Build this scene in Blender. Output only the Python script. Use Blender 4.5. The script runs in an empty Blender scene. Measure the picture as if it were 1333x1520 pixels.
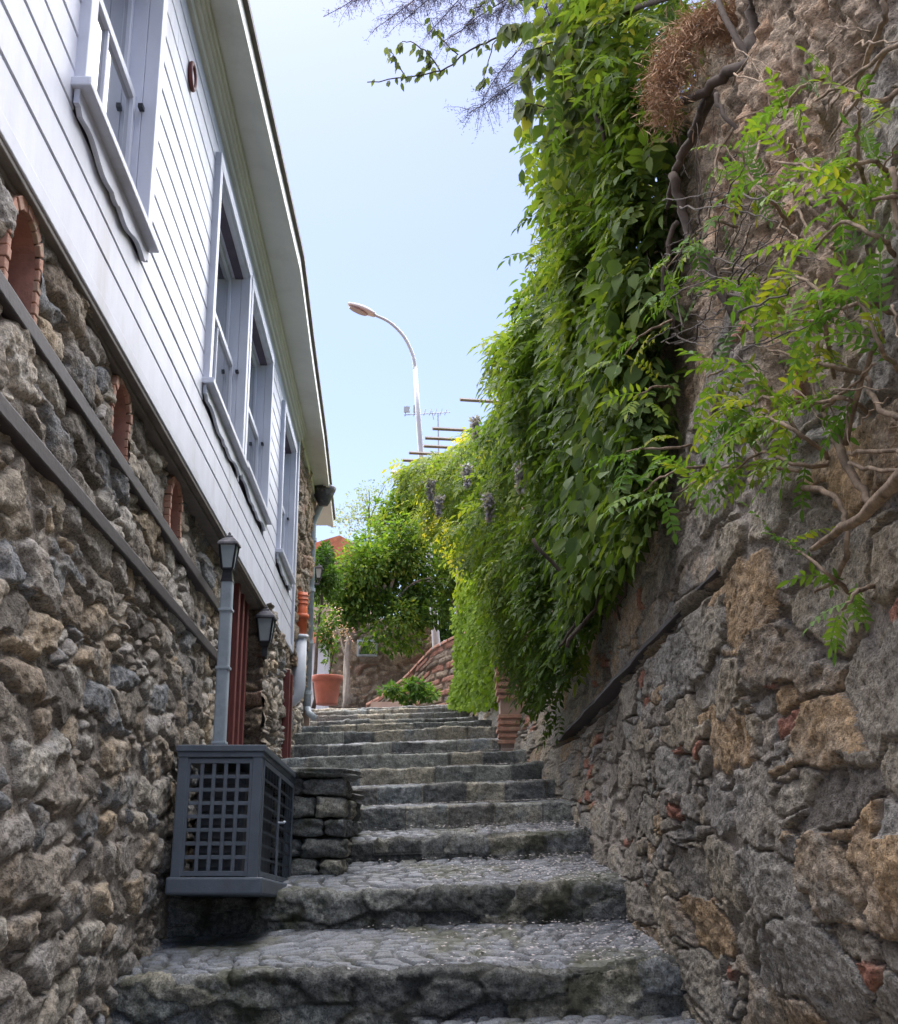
import bpy, math, random
import numpy as np
from mathutils import Vector, Matrix
random.seed(7); RNG = np.random.default_rng(11)
C = bpy.context.scene.collection
R = math.radians
SUN_EL, SUN_AZ = 68.0, -20.0       # azimuth from +Y, clockwise
# ------------------------------------------------------------------ camera frame
F_PX, CX, CY = 1800.0, 666.5, 760.0
PITCH = math.atan(490 / 1800)
def at(px, py, Y):
    """world point at distance Y in front of the survey origin"""
    u = (px - CX) / F_PX; v = (CY - py) / F_PX
    y = math.cos(PITCH) - v * math.sin(PITCH); z = math.sin(PITCH) + v * math.cos(PITCH)
    return Vector((u / y * Y, Y, z / y * Y))
def interp(t, xs, ys): return np.interp(t, xs, ys)
def wx(y): return -1.0 - .04 * y             # plane of the white boarding
def sx(y): return -.99 - .057 * y            # plane of the basement masonry
# ------------------------------------------------------------------ noise
def h(i, j, k=0, s=0):
    a = (np.asarray(i, np.int64) * 374761393 + np.asarray(j, np.int64) * 668265263 + np.asarray(k, np.int64) * 2147483647 + s * 974634777) & 0xffffffff
    a = ((a ^ (a >> 13)) * 1274126177) & 0xffffffff
    a = ((a ^ (a >> 16)) * 2246822519) & 0xffffffff
    a = a ^ (a >> 15)
    return (a & 0xffffff) / float(0x1000000)
def vnoise(u, v, s=0):
    i = np.floor(u).astype(np.int64); j = np.floor(v).astype(np.int64)
    a = u - i; b = v - j; a = a * a * (3 - 2 * a); b = b * b * (3 - 2 * b)
    return (h(i, j, 0, s) * (1 - a) + h(i + 1, j, 0, s) * a) * (1 - b) + (h(i, j + 1, 0, s) * (1 - a) + h(i + 1, j + 1, 0, s) * a) * b
def fbm(u, v, s=0, o=4):
    t = 0; amp = .5; n = 0
    for k in range(o):
        t = t + amp * (vnoise(u, v, s + k * 17) - .5); n += amp; u = u * 2.03 + 5.1; v = v * 2.03 + 9.7; amp *= .55
    return t / n * 2
def worley(u, v, s=0, jit=.85, wt=.35):
    iu = np.floor(u).astype(np.int64); iv = np.floor(v).astype(np.int64)
    F1 = np.full(u.shape, 9.); F2 = F1.copy(); ID = np.zeros(u.shape); DX = ID.copy(); DY = ID.copy(); ID2 = ID.copy()
    for di in (-1, 0, 1):
        for dj in (-1, 0, 1):
            a = iu + di; b = iv + dj
            dx = u - (a + .5 + jit * (h(a, b, 1, s) - .5)); dy = v - (b + .5 + jit * (h(a, b, 2, s) - .5))
            w = h(a, b, 3, s) * wt
            d = (np.abs(dx) ** 2.6 + np.abs(dy) ** 2.6) ** (1 / 2.6) - w
            idn = h(a, b, 4, s); id2 = h(a, b, 5, s)
            c = d < F1
            F2 = np.where(c, F1, np.minimum(F2, d)); F1 = np.where(c, d, F1)
            ID = np.where(c, idn, ID); ID2 = np.where(c, id2, ID2); DX = np.where(c, dx, DX); DY = np.where(c, dy, DY)
    return F1, F2 - F1, ID, ID2, DX, DY
def sstep(a, b, x):
    t = np.clip((x - a) / (b - a), 0, 1); return t * t * (3 - 2 * t)
# ------------------------------------------------------------------ objects
def tag(o, label=None, cat=None, group=None, kind=None):
    if label: o['label'] = label
    if cat: o['category'] = cat
    if group: o['group'] = group
    if kind: o['kind'] = kind
    return o
def empty(name, loc, label=None, cat=None, group=None, kind=None, rz=0, rx=0, ry=0):
    o = bpy.data.objects.new(name, None); C.objects.link(o); o.location = loc; o.rotation_euler = (rx, ry, rz)
    o.empty_display_size = .1
    return tag(o, label, cat, group, kind)
def copy_tree(o, parent=None):
    c = o.copy(); C.objects.link(c); c.parent = parent
    for ch in list(o.children): copy_tree(ch, c)
    return c
def mesh_obj(name, V, Fc, m, parent=None, smooth=False, col=None, local=False, bevel=0):
    """V (n,3); Fc = array (k,4) / (k,3) or list of such arrays or list of tuples"""
    me = bpy.data.meshes.new(name)
    V = np.asarray(V, float).reshape(-1, 3)
    if parent is not None and not local:
        off = np.zeros(3); p = parent
        while p is not None: off = off + np.array(p.location); p = p.parent
        V = V - off
    if isinstance(Fc, np.ndarray): Fc = [Fc]
    if len(Fc) and isinstance(Fc[0], np.ndarray):
        loops = np.concatenate([f.ravel() for f in Fc]); sizes = np.concatenate([np.full(len(f), f.shape[1]) for f in Fc])
    else:
        loops = np.array([i for f in Fc for i in f]); sizes = np.array([len(f) for f in Fc])
    starts = np.concatenate([[0], np.cumsum(sizes)[:-1]])
    me.vertices.add(len(V)); me.vertices.foreach_set('co', V.ravel())
    me.loops.add(len(loops)); me.loops.foreach_set('vertex_index', loops.astype(np.int32))
    me.polygons.add(len(sizes)); me.polygons.foreach_set('loop_start', starts.astype(np.int32)); me.polygons.foreach_set('loop_total', sizes.astype(np.int32))
    me.polygons.foreach_set('use_smooth', np.full(len(sizes), bool(smooth)))
    if col is not None:
        a = me.color_attributes.new('tone', 'FLOAT_COLOR', 'POINT'); a.data.foreach_set('color', np.asarray(col, float).ravel())
    me.update(calc_edges=True); me.validate()
    me.materials.append(m)
    o = bpy.data.objects.new(name, me); C.objects.link(o); o.parent = parent
    if bevel:
        b = o.modifiers.new('bevel', 'BEVEL'); b.width = bevel; b.segments = 2; b.limit_method = 'ANGLE'
    return o
def grid_faces(n, m, keep=None, flip=False):
    i, j = np.meshgrid(np.arange(n - 1), np.arange(m - 1), indexing='ij')
    a = i * m + j
    f = np.stack([a, a + m, a + m + 1, a + 1], -1)
    if flip: f = f[..., ::-1]
    f = f.reshape(-1, 4)
    if keep is not None: f = f[keep.reshape(-1)]
    return f
class MB:
    def __init__(s): s.v = []; s.f = []
    def add(s, v, f):
        o = len(s.v); s.v += [tuple(p) for p in v]; s.f += [tuple(i + o for i in q) for q in f]; return s
    def box(s, x0, x1, y0, y1, z0, z1, M=None):
        v = [Vector(p) for p in ((x0, y0, z0), (x1, y0, z0), (x1, y1, z0), (x0, y1, z0), (x0, y0, z1), (x1, y0, z1), (x1, y1, z1), (x0, y1, z1))]
        if M: v = [M @ p for p in v]
        return s.add(v, [(0, 3, 2, 1), (4, 5, 6, 7), (0, 1, 5, 4), (1, 2, 6, 5), (2, 3, 7, 6), (3, 0, 4, 7)])
    def slab(s, y0, y1, z0, z1, xf, d0, d1):
        """box that follows a wall plane x = xf(y), from depth d0 to d1 off the plane"""
        v = []
        for z in (z0, z1):
            for (y, d) in ((y0, d0), (y0, d1), (y1, d1), (y1, d0)): v.append((xf(y) + d, y, z))
        return s.add(v, [(0, 3, 2, 1), (4, 5, 6, 7), (0, 1, 5, 4), (1, 2, 6, 5), (2, 3, 7, 6), (3, 0, 4, 7)])
    def tube(s, pts, rad, n=8, cap=True):
        pts = [Vector(p) for p in pts]; o = len(s.v); up = Vector((0, 0, 1)); prev = None
        if not hasattr(rad, '__len__'): rad = [rad] * len(pts)
        for i, p in enumerate(pts):
            t = (pts[min(i + 1, len(pts) - 1)] - pts[max(i - 1, 0)]).normalized()
            a = t.cross(up if prev is None else prev)
            if prev is None:
                if a.length < .05: a = t.cross(Vector((1, 0, 0)))
                a.normalize()
            else:
                a = prev - t * prev.dot(t); a.normalize()
            prev = a; b = t.cross(a)
            for k in range(n):
                q = 2 * math.pi * k / n
                s.v.append(tuple(p + (a * math.cos(q) + b * math.sin(q)) * rad[i]))
        for i in range(len(pts) - 1):
            for k in range(n):
                s.f.append((o + i * n + k, o + i * n + (k + 1) % n, o + (i + 1) * n + (k + 1) % n, o + (i + 1) * n + k))
        if cap:
            s.f.append(tuple(o + k for k in reversed(range(n)))); s.f.append(tuple(o + (len(pts) - 1) * n + k for k in range(n)))
        return s
    def lathe(s, prof, c=(0, 0, 0), n=24, rot=0):
        o = len(s.v)
        for (r, z) in prof:
            for k in range(n):
                q = 2 * math.pi * k / n + rot; s.v.append((c[0] + r * math.cos(q), c[1] + r * math.sin(q), c[2] + z))
        for i in range(len(prof) - 1):
            for k in range(n): s.f.append((o + i * n + k, o + i * n + (k + 1) % n, o + (i + 1) * n + (k + 1) % n, o + (i + 1) * n + k))
        s.f.append(tuple(o + k for k in reversed(range(n)))); s.f.append(tuple(o + (len(prof) - 1) * n + k for k in range(n)))
        return s
    def build(s, name, m, parent=None, smooth=False, local=False, bevel=0):
        return mesh_obj(name, s.v, s.f, m, parent, smooth, local=local, bevel=bevel)
# ------------------------------------------------------------------ materials
def nt(name):
    m = bpy.data.materials.new(name); m.use_nodes = True; t = m.node_tree; t.nodes.clear()
    out = t.nodes.new('ShaderNodeOutputMaterial'); b = t.nodes.new('ShaderNodeBsdfPrincipled'); t.links.new(b.outputs[0], out.inputs[0])
    return m, t, b, out
def N(t, kind, **kw):
    n = t.nodes.new('ShaderNode' + kind)
    for k, v in kw.items():
        if k in n.inputs: n.inputs[k].default_value = v
        else: setattr(n, k, v)
    return n
def mix(t, a, b, fac, mode='MIX'):
    n = t.nodes.new('ShaderNodeMix'); n.data_type = 'RGBA'; n.blend_type = mode
    for sock, val in ((n.inputs[0], fac), (n.inputs[6], a), (n.inputs[7], b)):
        if hasattr(val, 'is_linked') or hasattr(val, 'links'): t.links.new(val, sock)
        else: sock.default_value = val if not isinstance(val, tuple) else (*val[:3], 1)
    return n.outputs[2]
def ramp(t, fac, stops, inter='LINEAR'):
    n = t.nodes.new('ShaderNodeValToRGB'); n.color_ramp.interpolation = inter; e = n.color_ramp.elements
    while len(e) < len(stops): e.new(.5)
    for k, (p, c) in enumerate(stops):
        e[k].position = p; e[k].color = (*c, 1) if isinstance(c, tuple) else (c, c, c, 1)
    t.links.new(fac, n.inputs[0]); return n.outputs[0]
def noise(t, scale, detail=5, rough=.6, coord=None, stretch=None):
    n = N(t, 'TexNoise', Scale=scale, Detail=detail, Roughness=rough)
    tc = t.nodes.new('ShaderNodeTexCoord'); src = tc.outputs['Object']
    if stretch:
        mp = t.nodes.new('ShaderNodeMapping'); mp.inputs['Scale'].default_value = stretch; t.links.new(src, mp.inputs[0]); src = mp.outputs[0]
    t.links.new(src, n.inputs['Vector']); return n.outputs['Fac']
def bump(t, b, hts, strength=.4, dist=.01):
    n = t.nodes.new('ShaderNodeBump'); n.inputs['Strength'].default_value = strength; n.inputs['Distance'].default_value = dist
    t.links.new(hts, n.inputs['Height']); t.links.new(n.outputs[0], b.inputs['Normal'])
def plain(name, col, rough=.6, metal=0, var=.25, scale=9, bscale=120, bstr=.15, spec=.5, dirt=None, stretch=None):
    m, t, b, _ = nt(name)
    f = noise(t, scale, 6, .65, stretch=stretch)
    lo = tuple(c * (1 - var) for c in col); hi = tuple(min(1, c * (1 + var)) for c in col)
    c = ramp(t, f, [(.3, lo), (.7, hi)])
    if dirt:
        f2 = noise(t, scale * .45, 8, .7, stretch=stretch); mk = ramp(t, f2, [(.52, 0.), (.72, 1.)])
        c = mix(t, c, dirt, mk)
    t.links.new(c, b.inputs['Base Color']); b.inputs['Roughness'].default_value = rough; b.inputs['Metallic'].default_value = metal
    b.inputs['Specular IOR Level'].default_value = spec
    bump(t, b, noise(t, bscale, 4, .6), bstr, .003)
    return m
def stone_mat(name, pal, mortar, brick=(.46, .22, .16), earth=((.10, .08, .065), (.30, .22, .17), (.42, .22, .13)), moss=None, rough=.9, spec=.25, bstr=.9, contrast=(.35, 1.5), st=(1, .55, 1)):
    m, t, b, _ = nt(name)
    at_ = t.nodes.new('ShaderNodeVertexColor'); at_.layer_name = 'tone'
    sp = t.nodes.new('ShaderNodeSeparateColor'); t.links.new(at_.outputs['Color'], sp.inputs[0])
    n1 = noise(t, 7, 6, .7, stretch=st); n2 = noise(t, 38, 6, .75, stretch=st); n3 = noise(t, 130, 3, .7, stretch=st)
    ad = N(t, 'Math', operation='MULTIPLY_ADD'); t.links.new(n1, ad.inputs[0]); ad.inputs[1].default_value = .35; 
    sb = N(t, 'Math', operation='SUBTRACT'); t.links.new(sp.outputs[0], sb.inputs[0]); sb.inputs[1].default_value = .17; t.links.new(sb.outputs[0], ad.inputs[2])
    k = len(pal)
    c = ramp(t, ad.outputs[0], [(i / (k - 1), p) for i, p in enumerate(pal)])
    v = ramp(t, n2, [(.28, contrast[0]), (.5, .95), (.75, contrast[1])])
    c = mix(t, c, v, 1.0, 'MULTIPLY')
    mo = mix(t, tuple(x * .7 for x in mortar), tuple(x * 1.25 for x in mortar), ramp(t, n1, [(.35, 0.), (.65, 1.)]))
    c = mix(t, mo, c, sp.outputs[1])
    bk = mix(t, tuple(x * .6 for x in brick), tuple(min(1, x * 1.35) for x in brick), n2)
    c = mix(t, c, bk, sp.outputs[2])
    e = ramp(t, n1, [(.3, earth[0]), (.5, earth[1]), (.68, earth[2])])
    e = mix(t, e, v, .8, 'MULTIPLY')
    c = mix(t, c, e, at_.outputs['Alpha'])
    # pores and lichen specks
    po = ramp(t, n3, [(.34, .3), (.47, .95), (.6, 1.1), (.7, 1.7)]); c = mix(t, c, po, .85, 'MULTIPLY'); vs = ramp(t, noise(t, 2.3, 4, .6, stretch=st), [(.3, .72), (.7, 1.28)]); c = mix(t, c, vs, .9, 'MULTIPLY')
    li = ramp(t, noise(t, 17, 8, .8, stretch=st), [(.6, 0.), (.7, 1.)]); c = mix(t, c, (.40, .40, .385), mix(t, (0, 0, 0), li, .35))
    if moss:
        tc = noise(t, 3.2, 6, .7, stretch=st); mk = ramp(t, tc, [(.5, 0.), (.62, .8)]); c = mix(t, c, moss, mk)
    t.links.new(c, b.inputs['Base Color']); b.inputs['Roughness'].default_value = rough; b.inputs['Specular IOR Level'].default_value = spec
    hh = N(t, 'Math', operation='MULTIPLY_ADD'); t.links.new(n3, hh.inputs[0]); hh.inputs[1].default_value = .35; t.links.new(n2, hh.inputs[2])
    bump(t, b, hh.outputs[0], bstr, .018)
    return m
def leaf_mat(name, dark, mid, light, trans=.45, rough=.5, back=None):
    m, t, b, out = nt(name)
    at_ = t.nodes.new('ShaderNodeVertexColor'); at_.layer_name = 'tone'
    sp = t.nodes.new('ShaderNodeSeparateColor'); t.links.new(at_.outputs['Color'], sp.inputs[0])
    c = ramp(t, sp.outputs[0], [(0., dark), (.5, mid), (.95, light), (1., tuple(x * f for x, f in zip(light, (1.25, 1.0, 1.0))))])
    t.links.new(c, b.inputs['Base Color']); b.inputs['Roughness'].default_value = rough; b.inputs['Specular IOR Level'].default_value = .22
    tr = t.nodes.new('ShaderNodeBsdfTranslucent')
    c2 = mix(t, c, (1.25, 1.3, .45), 1.0, 'MULTIPLY'); t.links.new(c2, tr.inputs[0])
    ms = t.nodes.new('ShaderNodeMixShader'); ms.inputs[0].default_value = trans
    t.links.new(b.outputs[0], ms.inputs[1]); t.links.new(tr.outputs[0], ms.inputs[2]); t.links.new(ms.outputs[0], out.inputs[0])
    return m
M = {}
M['stoneL'] = stone_mat('rubble_stone', [(0.153, 0.136, 0.118), (0.319, 0.277, 0.230), (0.401, 0.378, 0.354), (0.295, 0.236, 0.177), (0.472, 0.425, 0.354), (0.236, 0.248, 0.266), (0.437, 0.342, 0.236), (0.519, 0.484, 0.437)], (.34, .30, .265))
M['stoneR'] = stone_mat('weathered_stone', [(0.230, 0.207, 0.184), (0.391, 0.345, 0.287), (0.333, 0.316, 0.299), (0.471, 0.402, 0.305), (0.368, 0.345, 0.310), (0.437, 0.414, 0.385), (0.517, 0.356, 0.207), (0.402, 0.380, 0.345)], (0.402, 0.356, 0.316), bstr=1.0, earth=((0.184, 0.149, 0.115), (0.414, 0.322, 0.241), (0.520, 0.333, 0.218)))
M['stoneP'] = stone_mat('pale_rubble', [(.16, .13, .10), (.32, .25, .18), (.25, .22, .19), (.40, .31, .22), (.30, .2, .15)], (.24, .19, .15))
M['riser'] = stone_mat('step_edge_stone', [(.085, .09, .09), (.15, .155, .15), (.34, .35, .32), (.17, .175, .18), (.11, .115, .115), (.40, .38, .31), (.25, .265, .275), (.13, .135, .125)], (.05, .05, .045), moss=(.05, .055, .03), rough=.75, contrast=(.3, 1.9))
M['riser_up'] = stone_mat('step_block_stone', [(.12, .125, .12), (.20, .21, .20), (.36, .37, .33), (.17, .18, .185), (.25, .24, .22), (.46, .42, .33), (.28, .31, .32), (.15, .155, .15)], (.09, .085, .075), rough=.8, contrast=(.35, 1.7))
M['tread'] = stone_mat('cobble_setts', [(.13, .142, .165), (.20, .218, .25), (.16, .175, .20), (.27, .285, .315), (.12, .13, .145)], (.018, .02, .014), moss=(.085, .09, .05), rough=.6, spec=.5, bstr=.4, contrast=(.6, 1.3))
M['white'] = plain('white_paint', (.575, .60, .685), .55, var=.09, scale=3, bscale=60, bstr=.15, dirt=(.46, .46, .50), stretch=(1, 2, .6))
M['cream'] = plain('cream_paint', (.62, .62, .56), .5, var=.08, scale=2.5, dirt=(.50, .50, .44))
M['gap_shade'] = plain('board_gap_shade', (.10, .08, .12), .8)  # dark purplish tone: shading of the gaps between boards put into the colour
M['trim'] = plain('weathered_trim', (.15, .13, .115), .7, var=.3, scale=8)
M['timber'] = plain('dark_timber', (.045, .036, .038), .65, var=.45, scale=14, stretch=(8, 1, 8), bscale=40, bstr=.5)
M['redtimber'] = plain('red_brown_timber', (.14, .035, .032), .6, var=.35, scale=14, stretch=(6, 6, 1))
M['terra'] = plain('terracotta_plaster', (.40, .20, .15), .85, var=.25, scale=12, dirt=(.25, .14, .11), bstr=.4)
M['brick'] = plain('thin_brick', (.46, .25, .18), .85, var=.35, scale=18, dirt=(.36, .30, .22), bstr=.6)
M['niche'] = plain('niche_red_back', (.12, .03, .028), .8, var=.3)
M['glass'] = plain('window_glass', (.03, .038, .045), .04, var=.2, bstr=0, spec=1.0)
M['lampglass'] = plain('frosted_lamp_glass', (.42, .48, .5), .25, var=.1, bstr=0)
M['black'] = plain('black_iron', (.018, .02, .026), .45, var=.3, dirt=(.05, .05, .05))
M['cap'] = plain('dusty_black_iron', (.06, .06, .075), .5, var=.4, dirt=(.3, .28, .3), scale=20)
M['cage'] = plain('blue_grey_paint', (.11, .135, .17), .5, var=.18, scale=7, dirt=(.075, .085, .10), bstr=.35)
M['unit'] = plain('ac_white_metal', (.07, .08, .095), .5, var=.1)
M['grey'] = plain('blue_grey_metal', (.38, .44, .50), .5, metal=.0, var=.15, dirt=(.2, .24, .28))
M['pipe_w'] = plain('white_plastic_pipe', (.62, .66, .74), .4, var=.08, dirt=(.5, .52, .56))
M['pipe_o'] = plain('orange_plastic_pipe', (.62, .13, .045), .45, var=.15, dirt=(.4, .1, .05))
M['pot'] = plain('terracotta_pot', (.36, .115, .075), .75, var=.2, dirt=(.25, .1, .08))
M['soil'] = plain('soil', (.05, .04, .03), .95)
M['root'] = plain('root_bark', (.27, .205, .15), .95, var=.6, scale=30, stretch=(1, 1, .5), bscale=90, bstr=1.0, spec=.1, dirt=(.10, .08, .065))
M['bark'] = plain('dark_bark', (.065, .048, .038), .9, var=.5, scale=14, bscale=50, bstr=.8)
M['paletrunk'] = plain('pale_bark', (.30, .26, .22), .9, var=.3, scale=10)
M['pole'] = plain('galvanised_pole', (.34, .36, .39), .45, metal=.1, var=.1)
M['lamphead'] = plain('lamp_housing', (.42, .38, .38), .5, var=.1)
M['lens'] = plain('lamp_lens', (.20, .13, .12), .3, var=.1)
M['tile'] = plain('roof_tile', (.45, .15, .08), .8, var=.4, scale=6)
M['ground'] = plain('earth_ground', (.14, .115, .085), .95, var=.4, scale=2, dirt=(.06, .08, .03))
M['stucco'] = plain('pink_stucco', (.44, .31, .25), .9, var=.25, scale=3, dirt=(.3, .24, .2), bstr=.4)
M['petal'] = plain('petal', (.56, .51, .50), .7, var=.3, scale=40)
M['straw'] = plain('dry_needles', (.42, .27, .17), .9, var=.4, scale=30)
M['bud'] = plain('blue_needles', (.16, .17, .28), .8, var=.4, scale=12)
M['wis'] = leaf_mat('wisteria_leaf', (.035, .07, .02), (.10, .16, .035), (.24, .28, .06), .45, .6)
M['ivy'] = leaf_mat('ivy_leaf', (.10, .18, .02), (.20, .30, .025), (.42, .46, .03), .5, .8)
M['fern'] = leaf_mat('young_pinnate_leaf', (.06, .13, .03), (.11, .21, .045), (.25, .32, .045), .42, .6)
M['grey_leaf'] = leaf_mat('olive_leaf', (.06, .085, .035), (.10, .13, .05), (.17, .2, .07), .4)
M['tree'] = leaf_mat('tree_leaf', (.03, .07, .018), (.08, .155, .03), (.19, .27, .05), .45)
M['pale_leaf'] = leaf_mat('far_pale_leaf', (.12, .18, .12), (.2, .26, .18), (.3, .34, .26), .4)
M['blossom'] = leaf_mat('pink_blossom', (.5, .3, .28), (.62, .42, .38), (.7, .55, .5), .3)
M['lilac'] = leaf_mat('lilac_blossom', (.2, .18, .24), (.3, .28, .36), (.4, .38, .46), .3)
M['glass'].node_tree.nodes['Principled BSDF'].inputs['IOR'].default_value = 3.6
# ================================================================== SETTING
# ---- ground sheet (outside and under everything)
def ground():
    ys = np.concatenate([np.linspace(-12, 16, 29), np.array([17, 18.5, 20, 25, 32, 45, 70, 120, 300, 900])])
    xs = np.array([-900, -300, -100, -40, -15, -6, -3, -1.5, -.5, .5, 1.5, 3, 6, 15, 40, 100, 300, 900.])
    Y, X = np.meshgrid(ys, xs, indexing='ij')
    z = np.interp(Y, [-12, 0, 3.5, 4.9, 6, 7.3, 9.7, 12, 15, 17, 20, 26, 45, 900], [-1.6, -1.2, -1.05, -.85, -.65, -.4, .1, .65, 1.2, 1.55, 2.2, 3.5, 6.0, 6.2])
    z = z + fbm(X * .3, Y * .3, 5) * .1 * (Y > 17)
    V = np.stack([X, Y, z], -1).reshape(-1, 3)
    o = mesh_obj('ground', V, grid_faces(*X.shape, flip=True), M['ground'], smooth=True); tag(o, kind='structure')
ground()
# ---- stairway
LIPS = [  # y, z of the lip at x = 0, riser height, kind (0 = rough rubble, 1 = dressed blocks)
    (3.55, -.70, .15, 0), (4.9, -.470, .175, 0), (6.0, -.212, .165, 0), (7.3, .030, .125, 0), (8.1, .232, .135, 1), (8.9, .395, .130, 1), (9.7, .567, .13, 1),
    (10.5, .735, .13, 1), (11.2, .885, .11, 1), (12.0, 1.075, .12, 1), (12.7, 1.20, .09, 1), (13.5, 1.325, .09, 1), (14.3, 1.47, .09, 1), (15.0, 1.60, .09, 1), (15.7, 1.70, .08, 1)]
stair = empty('stairway', (0, 4.9, -.65), 'long flight of worn stone steps climbing the alley between the two walls', 'stairway', kind='structure')
TREADS = []
for i, (ly, lz, rh, kd) in enumerate(LIPS):
    near = ly < 8; dx = .0085 if 4 < ly < 7 else (.013 if ly < 9 else .02)
    xl, xr = (-2.3, 1.2) if ly < 8 else ((-2.3, 1.1) if ly < 11 else (-2.5, .95))
    ny, nz, nr = (LIPS[i + 1][0], LIPS[i + 1][1], LIPS[i + 1][2]) if i + 1 < len(LIPS) else (19.5, 2.0, 0)
    zb2 = nz - nr
    xs = np.arange(xl, xr, dx)
    ds = dx if near else dx * .8
    rr = .028 if kd == 0 else .015
    # profile: riser, rounded lip, tread (s, y, z, ny, nz)
    hz = np.arange(-.12, rh - rr, ds); nr_ = len(hz)
    arc = np.linspace(0, math.pi / 2, 6)[1:]
    dys = np.arange(.0 + rr + ds, ny - ly + .06, ds * 1.2 if near else ds * 1.6)
    P = [(ly, lz - rh + a, -1, 0) for a in hz]
    P += [(ly + rr - rr * math.cos(a), lz - rr + rr * math.sin(a), -math.cos(a), math.sin(a)) for a in arc]
    P += [(ly + d, lz + (zb2 - lz) * d / (ny - ly), 0, 1) for d in dys]
    P = np.array(P); s = np.concatenate([[0], np.cumsum(np.hypot(np.diff(P[:, 0]), np.diff(P[:, 1])))])
    X, S = np.meshgrid(xs, s, indexing='xy'); PY = P[:, 0][:, None] + X * 0; PZ = P[:, 1][:, None] + X * 0; NY = P[:, 2][:, None] + X * 0; NZ = P[:, 3][:, None] + X * 0
    slip = s[nr_ + 4]
    # edge stones
    wu = X / (.30 if kd else .26) + i * 7.3; wv = (S - slip) / (.5 if kd else .12)
    if kd: bu = X / .30 + i * 3.7 + .25 * vnoise(X * 2.2, X * 0 + i, 3); cell = np.floor(bu); fr = bu - cell; e = np.minimum(fr, 1 - fr) * .30; idr = h(cell, i, 0, 5); id2 = h(cell, i, 1, 5)
    else:
        wq = fbm(X * 6, S * 6, 40 + i) * .25; _, e, idr, id2, _, _ = worley(wu + wq, wv + wq, 60 + i); e = e * .13
    stone = sstep(.004, .022, e)
    hide = sstep(.38, .6, vnoise(X * 3.1 + i, S * 6, 63)); stone = np.maximum(stone, hide * .85)
    idr = np.clip(idr + np.exp(-((S - slip) / .02) ** 2) * .12 * (vnoise(X * 7, X * 0 + i, 64) - .2), 0, .999)
    rough_ = fbm(X * 16, S * 16, 80 + i) * (.024 if kd == 0 else .014) + fbm(X * 55, S * 55, 90 + i, 3) * .010 + fbm(X * 3, S * 3, 70 + i, 2) * (.03 if kd == 0 else .01)
    dR = (id2 - .5) * (.035 if kd == 0 else .014) + stone * (.012 if kd == 0 else .007) * sstep(.3, .7, vnoise(X * 4, S * 4, 61)) + rough_
    # setts of the tread
    sc = .105; q = fbm(X * 2.1, PY * 2.1, 33) * .8
    ang = .35 * np.sin(X * 3.1)
    _, e2, idt, id3, _, _ = worley((X + .25 * np.sin((PY - ly) * 3)) / sc + q, (PY + ang * .35) / (sc * .82) + q, 200 + i, jit=.55, wt=.15)
    joint = sstep(.04, .32, e2)
    worn = sstep(.25, .7, vnoise(X * 1.6 + 3, PY * 1.6, 12))
    dT = (joint - 1) * .028 * (.55 + .45 * worn) + (id3 - .5) * .009 + fbm(X * 2.6, PY * 2.6, 71, 3) * .018 + fbm(X * 25, PY * 25, 72, 3) * .0035
    fl = slip + (.05 + .07 * vnoise(X * 5, X * 0, 44 + i))          # where edge stones end and setts begin
    wT = sstep(-.03, .03, S - fl)
    D = dR * (1 - wT) * np.where(S > slip, .55, 1) + dT * wT
    D = np.where(S < .05, D * .6, D)
    PYo = PY + fbm(X * 1.1, X * 0 + 2, 50 + i, 2) * .055 * np.clip(1 - (PY - ly) / .4, 0, 1) * (1 if kd == 0 else .7)
    V = np.stack([X, PYo + NY * D, PZ + NZ * D + .034 * X + fbm(X * 1.3, X * 0, 57 + i, 2) * .012 * np.clip(1 - (PY - ly) / .5, 0, 1)], -1)
    def cut(name, a, b, mat, tone, par):
        v = V[a:b]; n_, m_ = v.shape[:2]
        return mesh_obj(name, v.reshape(-1, 3), grid_faces(n_, m_, flip=True), mat, par, smooth=True, col=tone[a:b].reshape(-1, 4))
    zero = X * 0
    tr = np.stack([idr * .999, stone, zero, zero], -1); tt = np.stack([idt, 1 - (1 - joint) * (.5 + .5 * worn), zero, zero], -1)
    k = int(np.searchsorted(s, slip + .07))
    st = empty('step', (0, ly, lz - rh)); st.parent = stair; st.location = (0, ly - 4.9, lz - rh + .65)
    cut('riser', 0, k + 1, M['riser_up' if kd else 'riser'], tr, st)
    cut('tread', k, len(s), M['tread'], tt, st)
    TREADS.append((ly, lz, ny, zb2, rr))
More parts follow.
